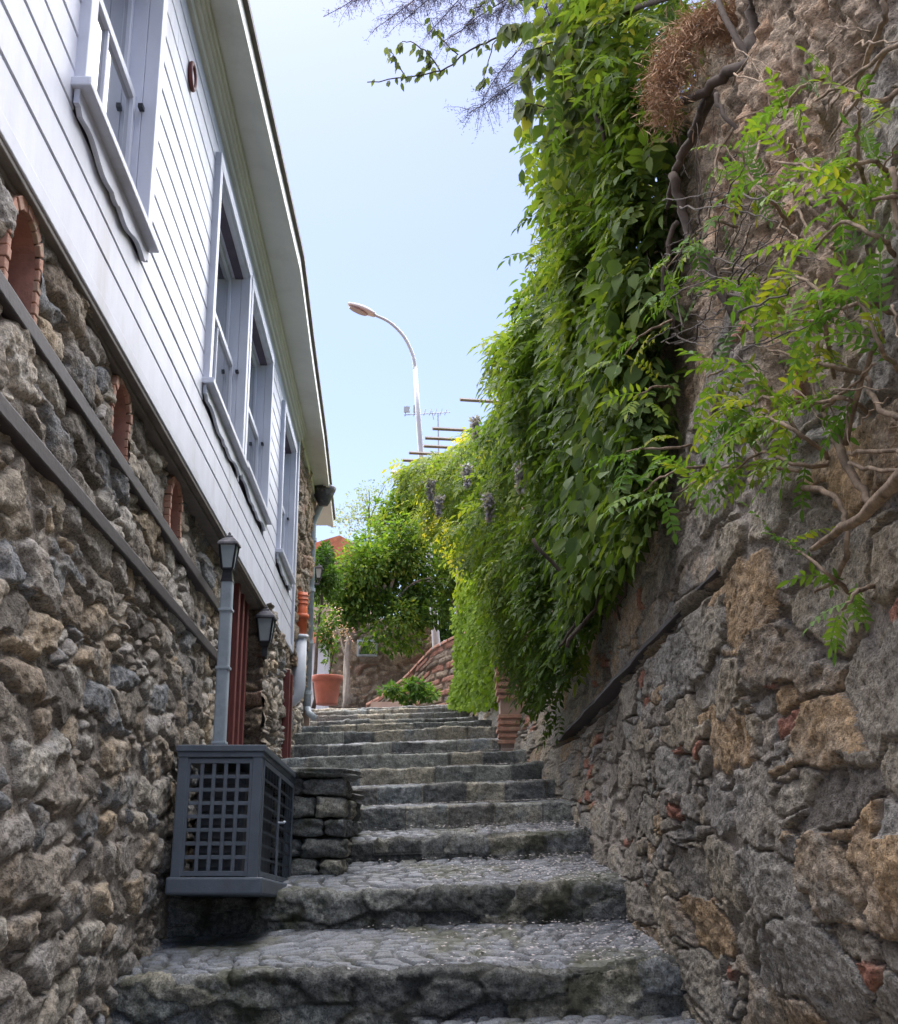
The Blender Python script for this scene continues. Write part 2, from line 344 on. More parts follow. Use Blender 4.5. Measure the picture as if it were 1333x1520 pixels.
# fallen petals
def petals():
    P = []
    for i, (ly, lz, ny, zb, rr) in enumerate(TREADS[:10]):
        if i == 0: continue
        n = [0, 900, 1500, 1100, 420, 380, 340, 300, 260, 220][i]
        xr = .95 if ly < 8 else .8
        x = xr - np.abs(RNG.normal(0, .62 if i < 4 else .8, n)); f = RNG.random(n)
        if i >= 4: f = f ** 2 * .5
        c = fbm(x * 3, f * 3 + i, 9); keep = (c > -.25 - .3 * RNG.random(n)) & (x > -1.3); x = x[keep]; f = f[keep]
        y = ly + .02 + (ny - ly - .04) * f; z = lz + (zb - lz) * f + .034 * x + .012 + RNG.random(len(x)) * .004
        P.append(np.stack([x, y, z], -1))
    P = np.concatenate(P); n = len(P)
    a = RNG.random(n) * 6.28; sz = RNG.uniform(.0035, .0105, n)
    base = np.array([(-1, -.5), (.3, -.8), (1, .2), (0, .8)])
    V = np.zeros((n, 4, 3))
    for k in range(4):
        bx, by = base[k]; V[:, k, 0] = P[:, 0] + sz * (bx * np.cos(a) - by * np.sin(a)); V[:, k, 1] = P[:, 1] + sz * (bx * np.sin(a) + by * np.cos(a)); V[:, k, 2] = P[:, 2] + RNG.random(n) * .005
    o = mesh_obj('fallen_petals', V.reshape(-1, 3), np.arange(4 * n).reshape(n, 4), M['petal'])
    tag(o, 'pale fallen petals scattered over the treads, thickest on the right', 'petals', kind='stuff')
petals()
# ================================================================== HOUSE (left)
house = empty('house', (-1.3, 2, -.9), 'white boarded house on a rubble stone basement lining the left of the alley', 'house')
def rubble(name, par, y0, y1, z0f, z1, xf, res, mat, seed, cw=.15, ch=.105, nx=1, holes=(), foot=0, axis='y', amp=1., label=None, mort=.0, bulge=.04):
    """masonry sheet: axis 'y' runs along the alley facing +x (nx=1), 'x' faces the camera (-y)"""
    ss = np.arange(y0, y1 + res, res); zs = np.arange(z0f, z1 + res, res)
    S, Z = np.meshgrid(ss, zs, indexing='ij')
    S0 = S; S = S * (.6 if axis == 'y' else 1.0)
    q1 = fbm(S * 4.5, Z * 4.5, seed) * .55; q2 = fbm(S * 4.5 + 31, Z * 4.5, seed + 3) * .55
    big = vnoise(S * .9, Z * .9, seed + 9)
    rv = Z / ch + q2 * .7; _, e, idr, id2, DX, DY = worley(S / cw + q1 + .5 * (np.floor(rv) % 2), rv, seed, jit=.72, wt=.45)
    F, e2, ida, idb, _, _ = worley(S / (cw * .45) + q1, Z / (ch * .5) + q2, seed + 21, jit=.9, wt=.3)
    small = (id2 > .78)                                     # some stones give way to packs of small ones
    e = np.where(small, np.minimum(e, 1) * 0 + np.minimum(e * 1., e2 * .45), e); idr = np.where(small, ida, idr); hh = np.where(small, idb, h(np.floor(idr * 9999), 3, 1, seed))
    mw = .03 + .07 * vnoise(S * 2, Z * 2, seed + 5) + mort
    stone = sstep(mw, mw + .07, e)
    dome = np.clip((e - mw) / .32, 0, 1) ** .32
    fa, _, fi, _, fx, fy = worley(S * 17 + q1 * 2, Z * 17 + q2 * 2, seed + 31, jit=.95, wt=.2)
    d = dome * (.030 + .040 * hh) * stone + stone * ((hh - .5) * DX + (idr - .5) * .8 * DY) * .055
    d = d + stone * (fbm(S * 12, Z * 12, seed + 6, 5) * .017 + ((fi - .5) * fx + (h(np.floor(fi * 999), 1, 2) - .5) * fy) * .014 - np.abs(fbm(S * 30, Z * 30, seed + 7, 3)) * .012)
    mm = -.002 + .018 * vnoise(S * 1.4, Z * 1.4, seed + 33) + fbm(S * 9, Z * 9, seed + 34, 4) * .014 - .02 * (1 - stone) * sstep(.35, .75, vnoise(S * 3, Z * 3, seed + 35))
    stone = sstep(-.002, .006, d - mm); d = np.maximum(d, mm) + fbm(S * 52, Z * 52, seed + 8, 3) * (.005 + .007 * stone)
    d = d + fbm(S * 1.3, Z * 1.3, seed + 11, 2) * bulge
    d = d * amp
    S = S0
    if foot: d = d + foot * np.clip(1 - (Z - z0f) / .7, 0, 1) ** 1.5
    keep = None
    if holes:
        sc = (ss[:-1] + res / 2)[:, None]; zc = (zs[:-1] + res / 2)[None, :]; keep = np.ones((len(ss) - 1, len(zs) - 1), bool)
        for (a, b, c, t) in holes:
            w = (b - a) / 2; m_ = (a + b) / 2; arch = t - w * .75 + w * .75 * np.sqrt(np.clip(1 - ((sc - m_) / w) ** 2, 0, 1))
            keep &= ~((sc > a) & (sc < b) & (zc > c) & (zc < arch))
    if axis == 'y':
        base = xf(S); V = np.stack([base + nx * d, S, Z], -1)
    else: V = np.stack([S, xf(S) - d, Z], -1)
    tone = np.stack([idr, stone, Z * 0, Z * 0], -1)
    o = mesh_obj(name, V.reshape(-1, 3), grid_faces(len(ss), len(zs), keep, flip=(axis == 'y' and nx < 0)), mat, par, smooth=True, col=tone.reshape(-1, 4))
    if label: o['label'] = label
    return o
NICHES = [(2.81, 3.05, 1.36, 1.615), (4.06, 4.31, 1.36, 1.615), (5.30, 5.56, 1.36, 1.615)]
NH = [(a - .012, b + .012, c - .03, t + .012) for a, b, c, t in NICHES]
rubble('basement_wall', house, 1.7, 7.3, -1.15, 1.68, sx, .0078, M['stoneL'], 100, .185, .135, amp=.55, holes=NH, label='dark rubble basement wall with thick mortar')
def s2(y): return -1.37 - .055 * (y - 8.8)
rubble('basement_wall', house, 8.7, 13.1, -.2, 1.68, s2, .012, M['stoneL'], 140, .19, .13, foot=.10, label='rubble wall beyond the timber door recess')
rubble('recess_wall', house, -2.0, -1.33, -.2, 1.68, lambda x: 8.7 + x * 0, .01, M['stoneP'], 150, .26, .13, axis='x', amp=1.1, label='stone side of the recess facing down the alley')
rubble('recess_wall', house, 7.25, 8.75, -.4, 1.68, lambda y: -1.9 + y * 0, .02, M['stoneL'], 160, .2, .14, label='shadowed back of the recess')
rubble('upper_wall', house, 11.02, 13.2, 1.6, 3.8, lambda y: wx(y) - .03, .014, M['stoneP'], 170, .14, .18, label='warm stone wall between the white boards and the downpipe')
# body that closes the house behind
b = MB(); b.box(-6, -1.95, 1.0, 13.2, -1.2, 3.8); b.box(-1.97, -1.45, 7.31, 7.36, -.4, 1.68); b.box(-2.0, -1.5, 13.16, 13.22, .3, 3.8)
b.box(-6, -1.03, .9, 1.02, -1.2, 3.8)
b.build('inner_wall', M['stucco'], house)
b = MB()
b.slab(1.0, 11.0, 1.66, 1.70, lambda y: -1.5 - .04 * y, -.45, .50 - .022); b.build('overhang_underside', M['timber'], house)
b = MB(); b.slab(1.0, 11.0, 1.640, 1.672, wx, -.07, .012); b.slab(1.0, 11.0, 1.622, 1.641, wx, -.085, -.015); b.build('bottom_trim', M['trim'], house, bevel=.004)
# timber bands tying the basement
for z0 in (1.305, 1.02):
    b = MB(); b.slab(1.7, 7.3, z0, z0 + .055, sx, -.05, .044); o = b.build('timber_band', M['timber'], house, bevel=.006)
# brick-lined niches
for (a, bb, c, t) in NICHES:
    w = (bb - a) / 2; mid = (a + bb) / 2
    m = MB(); n = 14
    def arcp(k, grow):
        th = math.pi * k / n; return (mid - (w + grow) * math.cos(th), t - w * .75 + (w * .75 + grow) * math.sin(th))
    x0 = -.15; x1 = .022
    o = len(m.v)
    pts = [(a, c)] + [arcp(k, 0) for k in range(n + 1)] + [(bb, c)]
    for (y, z) in pts: m.v.append((sx(y) + x0, y, z)); m.v.append((sx(y) + x1, y, z))
    for k in range(len(pts) - 1): m.f.append((2 * k, 2 * k + 2, 2 * k + 3, 2 * k + 1))
    m.f.append((0, 1, len(m.v) - 1, len(m.v) - 2))
    nr = m.build('niche', M['terra'], house)
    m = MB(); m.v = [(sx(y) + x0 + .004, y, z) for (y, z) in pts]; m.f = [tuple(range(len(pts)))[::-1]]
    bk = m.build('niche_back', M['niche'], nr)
    m = MB(); g = .04; nb = 9
    for k in range(nb):                                     # voussoirs
        t0 = math.pi * (k + .06) / nb; t1 = math.pi * (k + .94) / nb; xo = x1 + random.uniform(.012, .018)
        q = []
        for th, gr in ((t0, .002), (t0, g), (t1, g), (t1, .002)): q.append((mid - (w + gr) * math.cos(th), t - w * .75 + (w * .75 + gr) * math.sin(th)))
        v = [(sx(y) + d, y, z) for d in (-.03, xo) for (y, z) in q]
        m.add(v, [(0, 1, 2, 3), (7, 6, 5, 4), (0, 4, 5, 1), (1, 5, 6, 2), (2, 6, 7, 3), (3, 7, 4, 0)])
    hgt = (t - w * .75 - c); kk = 5
    for k in range(kk):
        z0 = c + hgt * k / kk; z1 = c + hgt * (k + .92) / kk
        for (ya, yb) in ((a - .035, a - .002), (bb + .002, bb + .035)): m.slab(ya, yb, z0, z1, sx, -.03, x1 + random.uniform(.010, .015))
    m.build('brick_surround', M['brick'], nr, bevel=.003)
# ---- white boarding: real lapped boards
WINS = [(3.17, 4.18, 2.20, 3.34), (5.64, 7.02, 2.22, 3.42), (7.06, 8.44, 2.24, 3.42), (9.35, 10.55, 2.24, 3.42)]
CAS = .075
def boards():
    m = MB(); z = 1.66; first = True; top = 3.70
    zs = [1.66, 1.87]
    while zs[-1] < top: zs.append(zs[-1] + .121)
    for k in range(len(zs) - 1):
        z0, z1 = zs[k], min(zs[k + 1], top)
        cuts = [(a + .02, b - .02) for (a, b, c, t) in WINS if z1 > c - .02 and z0 < t + .0]
        y = 1.0; segs = []
        for (a, b) in sorted(cuts): segs.append((y, a)); y = b
        segs.append((y, 11.0))
        seg2 = []
        for (ya, yb) in segs:
            if yb - ya > 1.2:
                c_ = random.uniform(ya + .3, yb - .3); seg2 += [(ya, c_ - .0016), (c_ + .0016, yb)]
            else: seg2.append((ya, yb))
        for (ya, yb) in seg2:
            n = max(1, int((yb - ya) / .7))
            for q in range(n):
                p0 = ya + (yb - ya) * q / n; p1 = ya + (yb - ya) * (q + 1) / n
                dl = .004 * math.sin(p0 * 2.1 + k); dr = .004 * math.sin(p1 * 2.1 + k)
                pr = [(-.05, z0 + .004), (.001, z0 + .004), (.004, z0 + .008), (.002, z1 - .004), (-.05, z1 - .004)]
                v = [(wx(p0) + d + dl * .3, p0, zz) for (d, zz) in pr] + [(wx(p1) + d + dr * .3, p1, zz) for (d, zz) in pr]
                m.add(v, [(i, i + 1, i + 6, i + 5) for i in range(4)] + [(4, 0, 5, 9), (0, 4, 3, 2, 1), (5, 6, 7, 8, 9)])
    m.build('board_wall', M['white'], house)
    g = MB()
    for (ya, yb) in ((1.0, 3.19), (4.16, 5.66), (8.42, 9.37), (10.53, 11.0)): g.slab(ya, yb, 1.67, 3.7, wx, -.06, -.010)
    for (a, b_, c, t) in WINS: g.slab(a + .02, b_ - .02, 1.67, c, wx, -.06, -.010); g.slab(a + .02, b_ - .02, t - .02, 3.7, wx, -.06, -.010)
    g.build('board_gap_shade', M['gap_shade'], house)  # sheet behind the boards, coloured as the shade in their gaps
    s = MB(); s.slab(1.0, 11.0, 1.66, 1.715, wx, .0, .018); s.build('skirting', M['white'], house, bevel=.004)
    s = MB(); s.slab(10.90, 11.01, 1.66, 3.74, wx, -.05, .022); s.box(wx(11) - .4, wx(11) - .005, 11.012, 11.03, 1.66, 3.74); s.build('corner_board', M['white'], house, bevel=.004)
boards()
def window(a, b, c, t):
    root = MB(); k = CAS
    root.slab(a, a + k, c, t, wx, -.02, .035); root.slab(b - k, b, c, t, wx, -.02, .035)
    root.slab(a, b, t, t + k, wx, -.02, .036)
    # deep reveal
    root.slab(a + k - .012, a + k, c, t, wx, -.15, -.021); root.slab(b - k, b - k + .012, c, t, wx, -.15, -.021)
    root.slab(a + k, b - k, t - .012, t, wx, -.15, .02); root.slab(a + k, b - k, c - .012, c + .003, wx, -.15, -.0)
    # scalloped edging strip
    w = root.build('window', M['white'], house, bevel=.003)
    s = MB(); s.slab(a - .03, b + .03, c - .03, c, wx, -.0, .062); s.build('sill', M['white'], w, bevel=.004)
    ap = MB(); n = 44; za = c - .031
    prof = []
    for i in range(n + 1):
        u = i / n; q = abs(u - .5) * 2
        dep = .055 + .03 * (1 - q) + .012 * math.cos(u * math.pi * 6) - (.02 if q > .93 else 0) + .012 * (1 if .46 < u < .54 else 0)
        prof.append((a - .01 + (b - a + .02) * u, za - dep))
    for i in range(n):
        (y0, z0), (y1, z1) = prof[i], prof[i + 1]
        v = [(wx(y0) + .009, y0, z0), (wx(y0) + .026, y0, z0), (wx(y0) + .026, y0, za), (wx(y0) + .009, y0, za), (wx(y1) + .009, y1, z1), (wx(y1) + .026, y1, z1), (wx(y1) + .026, y1, za), (wx(y1) + .009, y1, za)]
        ap.add(v, [(0, 4, 5, 1), (1, 5, 6, 2), (2, 6, 7, 3)] + ([(0, 1, 2, 3)] if i == 0 else []) + ([(7, 6, 5, 4)] if i == n - 1 else []))
    ap.build('apron', M['white'], w)
    ia, ib = a + k, b - k; mz = c + (t - c) * .50
    for (z0, z1, d, nm) in ((c + .004, mz + .02, -.045, 0), (mz - .02, t - .012, -.08, 1)):
        f = MB(); e = .038
        f.slab(ia, ia + e, z0, z1, wx, d - .03, d); f.slab(ib - e, ib, z0, z1, wx, d - .03, d)
        f.slab(ia + e, ib - e, z0, z0 + e, wx, d - .03, d); f.slab(ia + e, ib - e, z1 - e, z1, wx, d - .03, d)
        ym = (ia + ib) / 2; f.slab(ym - .011, ym + .011, z0 + e, z1 - e, wx, d - .026, d - .004)
        so = f.build('sash', M['white'], w, bevel=.003)
        p = MB(); p.slab(ia + .01, ib - .01, z0 + .01, z1 - .01, wx, d - .02, d - .016); p.build('pane', M['glass'], so) if False else p.build('pane', M['glass'], w)
    # stay hooks on the far jamb
    for zz in (c + .10, mz - .05):
        for dd in (-.018,):
            hk = MB(); hk.box(wx(ib) + dd - .009, wx(ib) + dd + .009, ib - .035, ib - .002, zz - .005, zz + .012); hk.build('hook', M['black'], w)
    r = MB(); r.slab(ia, ib, c, t, wx, -.32, -.30); r.build('curtain', M['cream'], w)
for W_ in WINS: window(*W_)
# ---- eaves
EY = [1.0, 4.97, 7.6, 9.05, 11.3, 14.66]; EX = [-.93, -.972, -1.006, -1.092, -1.213, -1.428]
def ex(y): return float(np.interp(y, EY, EX))
def strip(name, mat, da, db, z0, z1, xa=None, y1=14.6, par=house, bev=.004):
    m = MB(); ys = np.linspace(1.0, y1, 30)
    for i in range(29):
        v = []
        for z in (z0, z1):
            for (y, s_) in ((ys[i], 0), (ys[i], 1), (ys[i + 1], 1), (ys[i + 1], 0)):
                v.append(((xa(y) if (s_ == 0 and xa) else (ex(y) + (da if s_ == 0 else db))), y, z))
        fs = [(0, 3, 2, 1), (4, 5, 6, 7), (1, 2, 6, 5), (3, 0, 4, 7)]
        if i == 0: fs.append((0, 1, 5, 4))
        if i == 28: fs.append((2, 3, 7, 6))
        m.add(v, fs)
    return m.build(name, mat, par)
strip('soffit', M['cream'], 0, -.045, 3.80, 3.83, xa=lambda y: wx(y) - .1)
strip('fascia', M['cream'], -.045, -.012, 3.775, 3.87)
strip('fascia_lip', M['cream'], -.075, -.046, 3.788, 3.80)
strip('roof_edge', M['trim'], -.10, .012, 3.871, 3.905)
mc = MB()
for (d0, d1, z0, z1) in ((-.04, .025, 3.66, 3.705), (-.04, .045, 3.705, 3.735), (-.04, .06, 3.735, 3.765), (-.04, .075, 3.765, 3.80)):
    mc.slab(1.0, 11.01, z0, z1, wx, d0, d1)
mc.slab(11.01, 13.25, 3.72, 3.80, wx, -.04, .03)
mc.build('cornice', M['cream'], house, bevel=.005)
rf = MB(); ys = np.linspace(1.0, 14.6, 12)
for i in range(11):
    y0, y1 = ys[i], ys[i + 1]
    rf.add([(ex(y0) - .0, y0, 3.907), (ex(y1) - .0, y1, 3.907), (-6, y1, 5.6), (-6, y0, 5.6), (ex(y0), y0, 3.93), (ex(y1), y1, 3.93), (-6, y1, 5.64), (-6, y0, 5.64)], [(0, 1, 2, 3), (7, 6, 5, 4), (0, 4, 5, 1)])
rf.build('roof', M['tile'], house)
# round vent
m = MB(); cy, cz, rr_ = 4.86, 3.40, .058
vv = []
for i in range(24):
    for j in range(8):
        A_ = 2 * math.pi * i / 24; B_ = 2 * math.pi * j / 8; rad = rr_ + .011 * math.cos(B_)
        y = cy + rad * math.cos(A_); m.v.append((wx(y) + .014 + .011 * math.sin(B_), y, cz + rad * math.sin(A_)))
for i in range(24):
    for j in range(8): m.f.append((i * 8 + j, ((i + 1) % 24) * 8 + j, ((i + 1) % 24) * 8 + (j + 1) % 8, i * 8 + (j + 1) % 8))
vr = m.build('round_vent', M['redtimber'], house, smooth=True)
m = MB(); m.v = [(wx(cy) + .012, cy + rr_ * math.cos(q * .2618), cz + rr_ * math.sin(q * .2618)) for q in range(24)]; m.f = [tuple(range(24))[::-1]]; m.build('vent_plate', M['white'], vr)
# recess door timbers
for (px, y, w_) in ((345, 7.75, .05), (353, 8.1, .045), (360, 8.45, .045)):
    p = at(px, 1000, y); m = MB(); m.box(p.x - w_ / 2, p.x + w_ / 2, y - .03, y + .03, -.1, 1.66); m.build('door_frame', M['redtimber'], house, bevel=.004)
for y in (10.55, 10.9):
    m = MB(); m.box(s2(y) + .03, s2(y) + .085, y - .02, y + .02, .6, 1.45); m.build('timber_post', M['redtimber'], house, bevel=.004)
# downpipe at the far corner
m = MB(); dpx = at(460, 1000, 13.1).x - .02
m.tube([(dpx, 13.12, 1.38), (dpx, 13.12, 3.42), (dpx + .02, 13.12, 3.5), (dpx + .10, 13.0, 3.63), (dpx + .1, 12.98, 3.74)], .038, 12)
m.tube([(dpx, 13.12, 1.40), (dpx + .02, 13.08, 1.33), (dpx + .09, 13.0, 1.28)], .036, 10)
dp = m.build('downpipe', M['grey'], house, smooth=True)
for z in (1.55, 2.1, 2.68, 3.25):
    m = MB(); m.lathe([(.04, -.018), (.05, -.018), (.05, .018), (.04, .018)], (dpx, 13.12, z), 14); m.build('pipe_clip', M['grey'], dp)
m = MB(); m.lathe([(.05, -.16), (.075, -.12), (.13, .0), (.14, .04), (.13, .05)], (dpx + .13, 12.95, 3.76), 14); m.build('hopper', M['cap'], dp, smooth=True)
# orange and white vent pipe
pp = empty('vent_pipe', (at(443, 1040, 11.5).x, 11.5, 1.2), 'orange and white plastic pipe fixed upright beside the end of the white boards', 'pipe')
px_ = pp.location.x
zt, zm, zl = at(443, 880, 11.5).z, at(443, 945, 11.5).z, at(443, 1030, 11.5).z
m = MB(); m.lathe([(.055, 0), (.055, .05), (.058, .052), (.058, zt - zm)], (px_, 11.5, zm), 20)
for z in (zt - .03, zt - .07, zt - .11): m.lathe([(.055, -.008), (.066, -.006), (.066, .006), (.055, .008)], (px_, 11.5, z), 20)
m.lathe([(.055, -.03), (.075, -.025), (.075, .02), (.055, .03)], (px_, 11.5, zm + (zt - zm) * .45), 20); m.build('pipe_socket', M['pipe_o'], pp, smooth=True)
m = MB(); m.tube([(px_, 11.5, zm + .01), (px_, 11.5, zl + .06), (px_ - .01, 11.5, zl + .0), (px_ - .06, 11.5, zl - .055), (px_ - .11, 11.5, zl - .08)], .062, 18)
m.lathe([(.06, -.02), (.075, -.02), (.075, .015), (.06, .015)], (px_, 11.5, zm - .0), 20); m.build('pipe_elbow', M['pipe_w'], pp, smooth=True)
# ---- lanterns
def lantern(par, c, s=1.0, back=None):
    x, y, z = c
    m = MB()
    m.lathe([(.026 * s, 0), (.034 * s, .01 * s), (.036 * s, .022 * s), (.046 * s, .03 * s), (.046 * s, .038 * s)], c, 4, R(45)); m.build('lantern_base', M['black'], par)
    m = MB(); m.lathe([(.040 * s, .038 * s), (.062 * s, .165 * s)], c, 4, R(45)); m.build('lamp_glass', M['lampglass'], par)
    m = MB()
    for k in range(4):
        q = R(45 + 90 * k); a = Vector((math.cos(q), math.sin(q), 0))
        p0 = Vector(c) + a * .042 * s + Vector((0, 0, .036 * s)); p1 = Vector(c) + a * .065 * s + Vector((0, 0, .168 * s)); m.tube([p0, p1], .0062 * s, 5)
    m.build('lantern_frame', M['black'], par)
    m = MB(); m.lathe([(.072 * s, .164 * s), (.082 * s, .168 * s), (.078 * s, .180 * s), (.045 * s, .205 * s), (.03 * s, .212 * s), (.028 * s, .222 * s), (.012 * s, .226 * s), (.010 * s, .238 * s), (.003 * s, .246 * s)], c, 4, R(45)); m.build('lantern_roof', M['cap'], par, bevel=.003)
py_ = 6.42; lp = at(331, 1000, py_)
post = empty('lamp_post', (lp.x, py_, -.2), 'blue grey square post with ring joints carrying a black lantern, rising behind the lattice cage', 'lamp post')
zpt = at(328, 862, py_).z
m = MB(); m.box(lp.x - .031, lp.x + .031, py_ - .031, py_ + .031, -.2, zpt); m.build('post', M['grey'], post, bevel=.008)
for z in (at(330, 906, py_).z, at(331, 992, py_).z, at(332, 1103, py_).z):
    m = MB(); m.box(lp.x - .037, lp.x + .037, py_ - .037, py_ + .037, z - .007, z + .007); m.build('ring', M['grey'], post, bevel=.002)
m = MB(); m.lathe([(.047, 0), (.04, .02), (.036, .05)], (lp.x, py_, zpt - .01), 4, R(45)); m.build('post_collar', M['black'], post)
lantern(post, (lp.x, py_, zpt + .03), .98)
l2 = at(393, 968, 8.62)
wl = empty('wall_lantern', (l2.x, 8.62, l2.z), 'black lantern with dusty cap fixed under the corner of the overhang', 'wall lantern', group='wall lanterns')
lantern(wl, (l2.x, 8.62, l2.z + .03), 1.25)
m = MB(); m.box(l2.x - .02, l2.x + .02, 8.60, 8.64, l2.z - .03, l2.z + .03); m.tube([(l2.x, 8.62, l2.z - .01), (l2.x - .0, 8.68, l2.z - .03), (l2.x - .03, 8.74, l2.z - .03)], .012, 8); m.build('bracket', M['black'], wl)
l3 = at(473, 862, 13.5)
wl = empty('wall_lantern', (l3.x, 13.5, l3.z), 'small black lantern past the far downpipe, in front of the dark climber', 'wall lantern', group='wall lanterns')
lantern(wl, (l3.x, 13.5, l3.z), .82)
m = MB(); m.tube([(l3.x, 13.5, l3.z + .01), (l3.x, 13.5, l3.z - .04), (l3.x - .09, 13.35, l3.z - .06), (l3.x - .14, 13.2, l3.z - .05)], .012, 8); m.build('bracket', M['black'], wl)
# ---- lattice cage
NL = Vector((-1.236, 5.6, -.235)); CWd, CD, CH = .385, 1.13, .635
cage = empty('lattice_cage', (NL.x, NL.y, -.205), 'blue grey lattice cage against the rubble wall at the second broad step', 'equipment cage', rx=R(-3.6), rz=R(-.6))
def part(m, name, mat, par, **k): return m.build(name, mat, par, local=True, **k)
fw = .045
for (x, y) in ((0, 0), (CWd - fw, 0), (0, CD - fw), (CWd - fw, CD - fw)):
    m = MB(); m.box(x, x + fw, y, y + fw, .03, CH - .03); part(m, 'corner_post', M['cage'], cage, bevel=.004)
m = MB(); m.box(-.012, CWd + .012, -.012, CD + .012, CH - .0299, CH); m.box(-.004, CWd + .004, -.004, CD + .004, CH - .055, CH - .03); part(m, 'lid', M['cage'], cage, bevel=.004)
m = MB(); m.box(-.012, CWd + .03, -.03, CD + .01, -.02, .055); part(m, 'base', M['cage'], cage, bevel=.01)
def lattice(w, hgt, cols, rows, bar, fr, T, name, th=.016):
    m = MB()
    # outer frame then bars, all in one plane sheet thickness th (bars 2 mm recessed)
    def bx(u0, u1, v0, v1, t0, t1): m.box(u0, u1, t0, t1, v0, v1, T)
    bx(0, fr, 0, hgt, 0, th); bx(w - fr, w, 0, hgt, 0, th); bx(fr, w - fr, 0, fr, 0, th); bx(fr, w - fr, hgt - fr, hgt, 0, th)
    iw = w - 2 * fr; ih = hgt - 2 * fr
    for k in range(1, cols):
        u = fr + iw * k / cols; bx(u - bar / 2, u + bar / 2, fr, hgt - fr, .003, th - .004)
    for k in range(1, rows):
        v = fr + ih * k / rows; bx(fr, w - fr, v - bar / 2, v + bar / 2, .0055, th - .0015)
    return part(m, name, M['cage'], cage, bevel=.0015)
lattice(CWd - 2 * fw + .02, CH - .12, 5, 8, .017, .022, Matrix.Translation((fw - .01, .004, .06)), 'front_lattice')
Tside = Matrix.Translation((CWd - .004, 0, .06)) @ Matrix.Rotation(R(90), 4, 'Z')
dw = (CD - 2 * fw) / 2
for k in range(2):
    T = Matrix.Translation((CWd - .004, fw + k * (dw + .0) + .003, .06)) @ Matrix.Rotation(R(90), 4, 'Z') @ Matrix.Translation((0, -.008, 0))
    d = lattice(dw - .006, CH - .12, 5, 8, .012, .024, T, 'door', .007)
    if k == 0:
        hd = MB(); hd.tube([(CWd + .006, fw + dw - .03, .33), (CWd + .03, fw + dw - .03, .33), (CWd + .03, fw + dw + .03, .34)], .006, 8); hk = part(hd, 'handle', M['grey'], d)
for k in range(2):
    lattice_back = None
acu = empty('air_conditioner', (NL.x + .07, 5.75, -.15), 'boxy air conditioning unit with slatted grille shut inside the lattice cage', 'air conditioner', rx=R(-3.6), rz=R(-.6))
m = MB(); m.box(0, .22, 0, .85, 0, .47); part(m, 'casing', M['unit'], acu, bevel=.01)
m = MB()
for k in range(13): m.box(-.0, .2, -.012, -.002, .04 + k * .031, .052 + k * .031)
part(m, 'grille', M['unit'], acu)
# ---- low stone block wall beside the cage
lw = empty('low_stone_wall', (-.95, 6.7, -.3), 'low dry stone block with a flat cap, between the cage and the steps', 'low wall')
def rock(m, c, sx_, sy_, sz_, seed, n=9):
    o = len(m.v); r = random.Random(seed); ph = [r.uniform(0, 6.28) for _ in range(9)]
    for face in range(6):
        b0 = len(m.v)
        for i in range(n):
            for j in range(n):
                a = -1 + 2 * i / (n - 1); b_ = -1 + 2 * j / (n - 1)
                p = [(1, a, b_), (-1, b_, a), (b_, 1, a), (a, -1, b_), (a, b_, 1), (b_, a, -1)][face]
                v = Vector(p); L = max(1e-6, (abs(v.x) ** 6 + abs(v.y) ** 6 + abs(v.z) ** 6) ** (1 / 6)); v /= L
                k = 1 + .07 * math.sin(v.x * 3 + ph[0] + v.y * 2) + .06 * math.sin(v.y * 5 + ph[1] + v.z * 3) + .05 * math.sin(v.z * 7 + v.x * 5 + ph[2])
                m.v.append((c[0] + v.x * sx_ * k, c[1] + v.y * sy_ * k, c[2] + v.z * sz_ * k))
        for i in range(n - 1):
            for j in range(n - 1):
                q = b0 + i * n + j; m.f.append((q, q + n, q + n + 1, q + 1))
def rocks_obj(name, specs, mat, par, tones=None, bright=None):
    m = MB(); tone = []
    for k, (c, a, b_, d) in enumerate(specs):
        n0 = len(m.v); rock(m, c, a, b_, d, k * 13 + len(specs)); tv = random.random() if tones is None else tones[k]
        tone += [(tv, 1, 0, 0)] * (len(m.v) - n0)
    o = mesh_obj(name, m.v, m.f, mat, par, smooth=True, col=tone); return o
specs = []; z = -.27; rows = [.085, .10, .11, .10, .115, .10]
for hh_ in rows:
    for side in range(2):
        if side == 0:
            x = -1.42
            while x < -.58:
                w = random.uniform(.16, .27); w = min(w, -.56 - x); 
                if w > .05: specs.append(((x + w / 2, 6.83, z + hh_ / 2), w / 2 * .97, .11, hh_ / 2 * .93))
                x += w
        else:
            y = 6.95
            while y < 8.1:
                w = random.uniform(.14, .26)
                if z + hh_ < .39 - .16 * (y - 6.8): specs.append(((-.67, y + w / 2, z + hh_ / 2), .105, w / 2 * .97, hh_ / 2 * .93))
                y += w
    z += hh_
rocks_obj('stone_courses', specs, M['riser'], lw, tones=[random.choice((.05, .2, .35, .5, .75, .72, .9)) for _ in specs])
m = MB(); m.add([(-1.6, 6.82, -.4), (-.64, 6.82, -.4), (-.64, 8.15, -.4), (-1.6, 8.15, -.4), (-1.6, 6.82, .33), (-.64, 6.82, .33), (-.64, 8.15, .17), (-1.6, 8.15, .22)], [(0, 1, 5, 4), (1, 2, 6, 5), (2, 3, 7, 6), (4, 5, 6, 7)]); m.build('mortar_core', M['soil'], lw)
rocks_obj('cap_slab', [((-1.02, 7.05, .365), .47, .36, .034), ((-.98, 7.75, .275), .42, .36, .035)], M['riser'], lw, tones=[.35, .6])
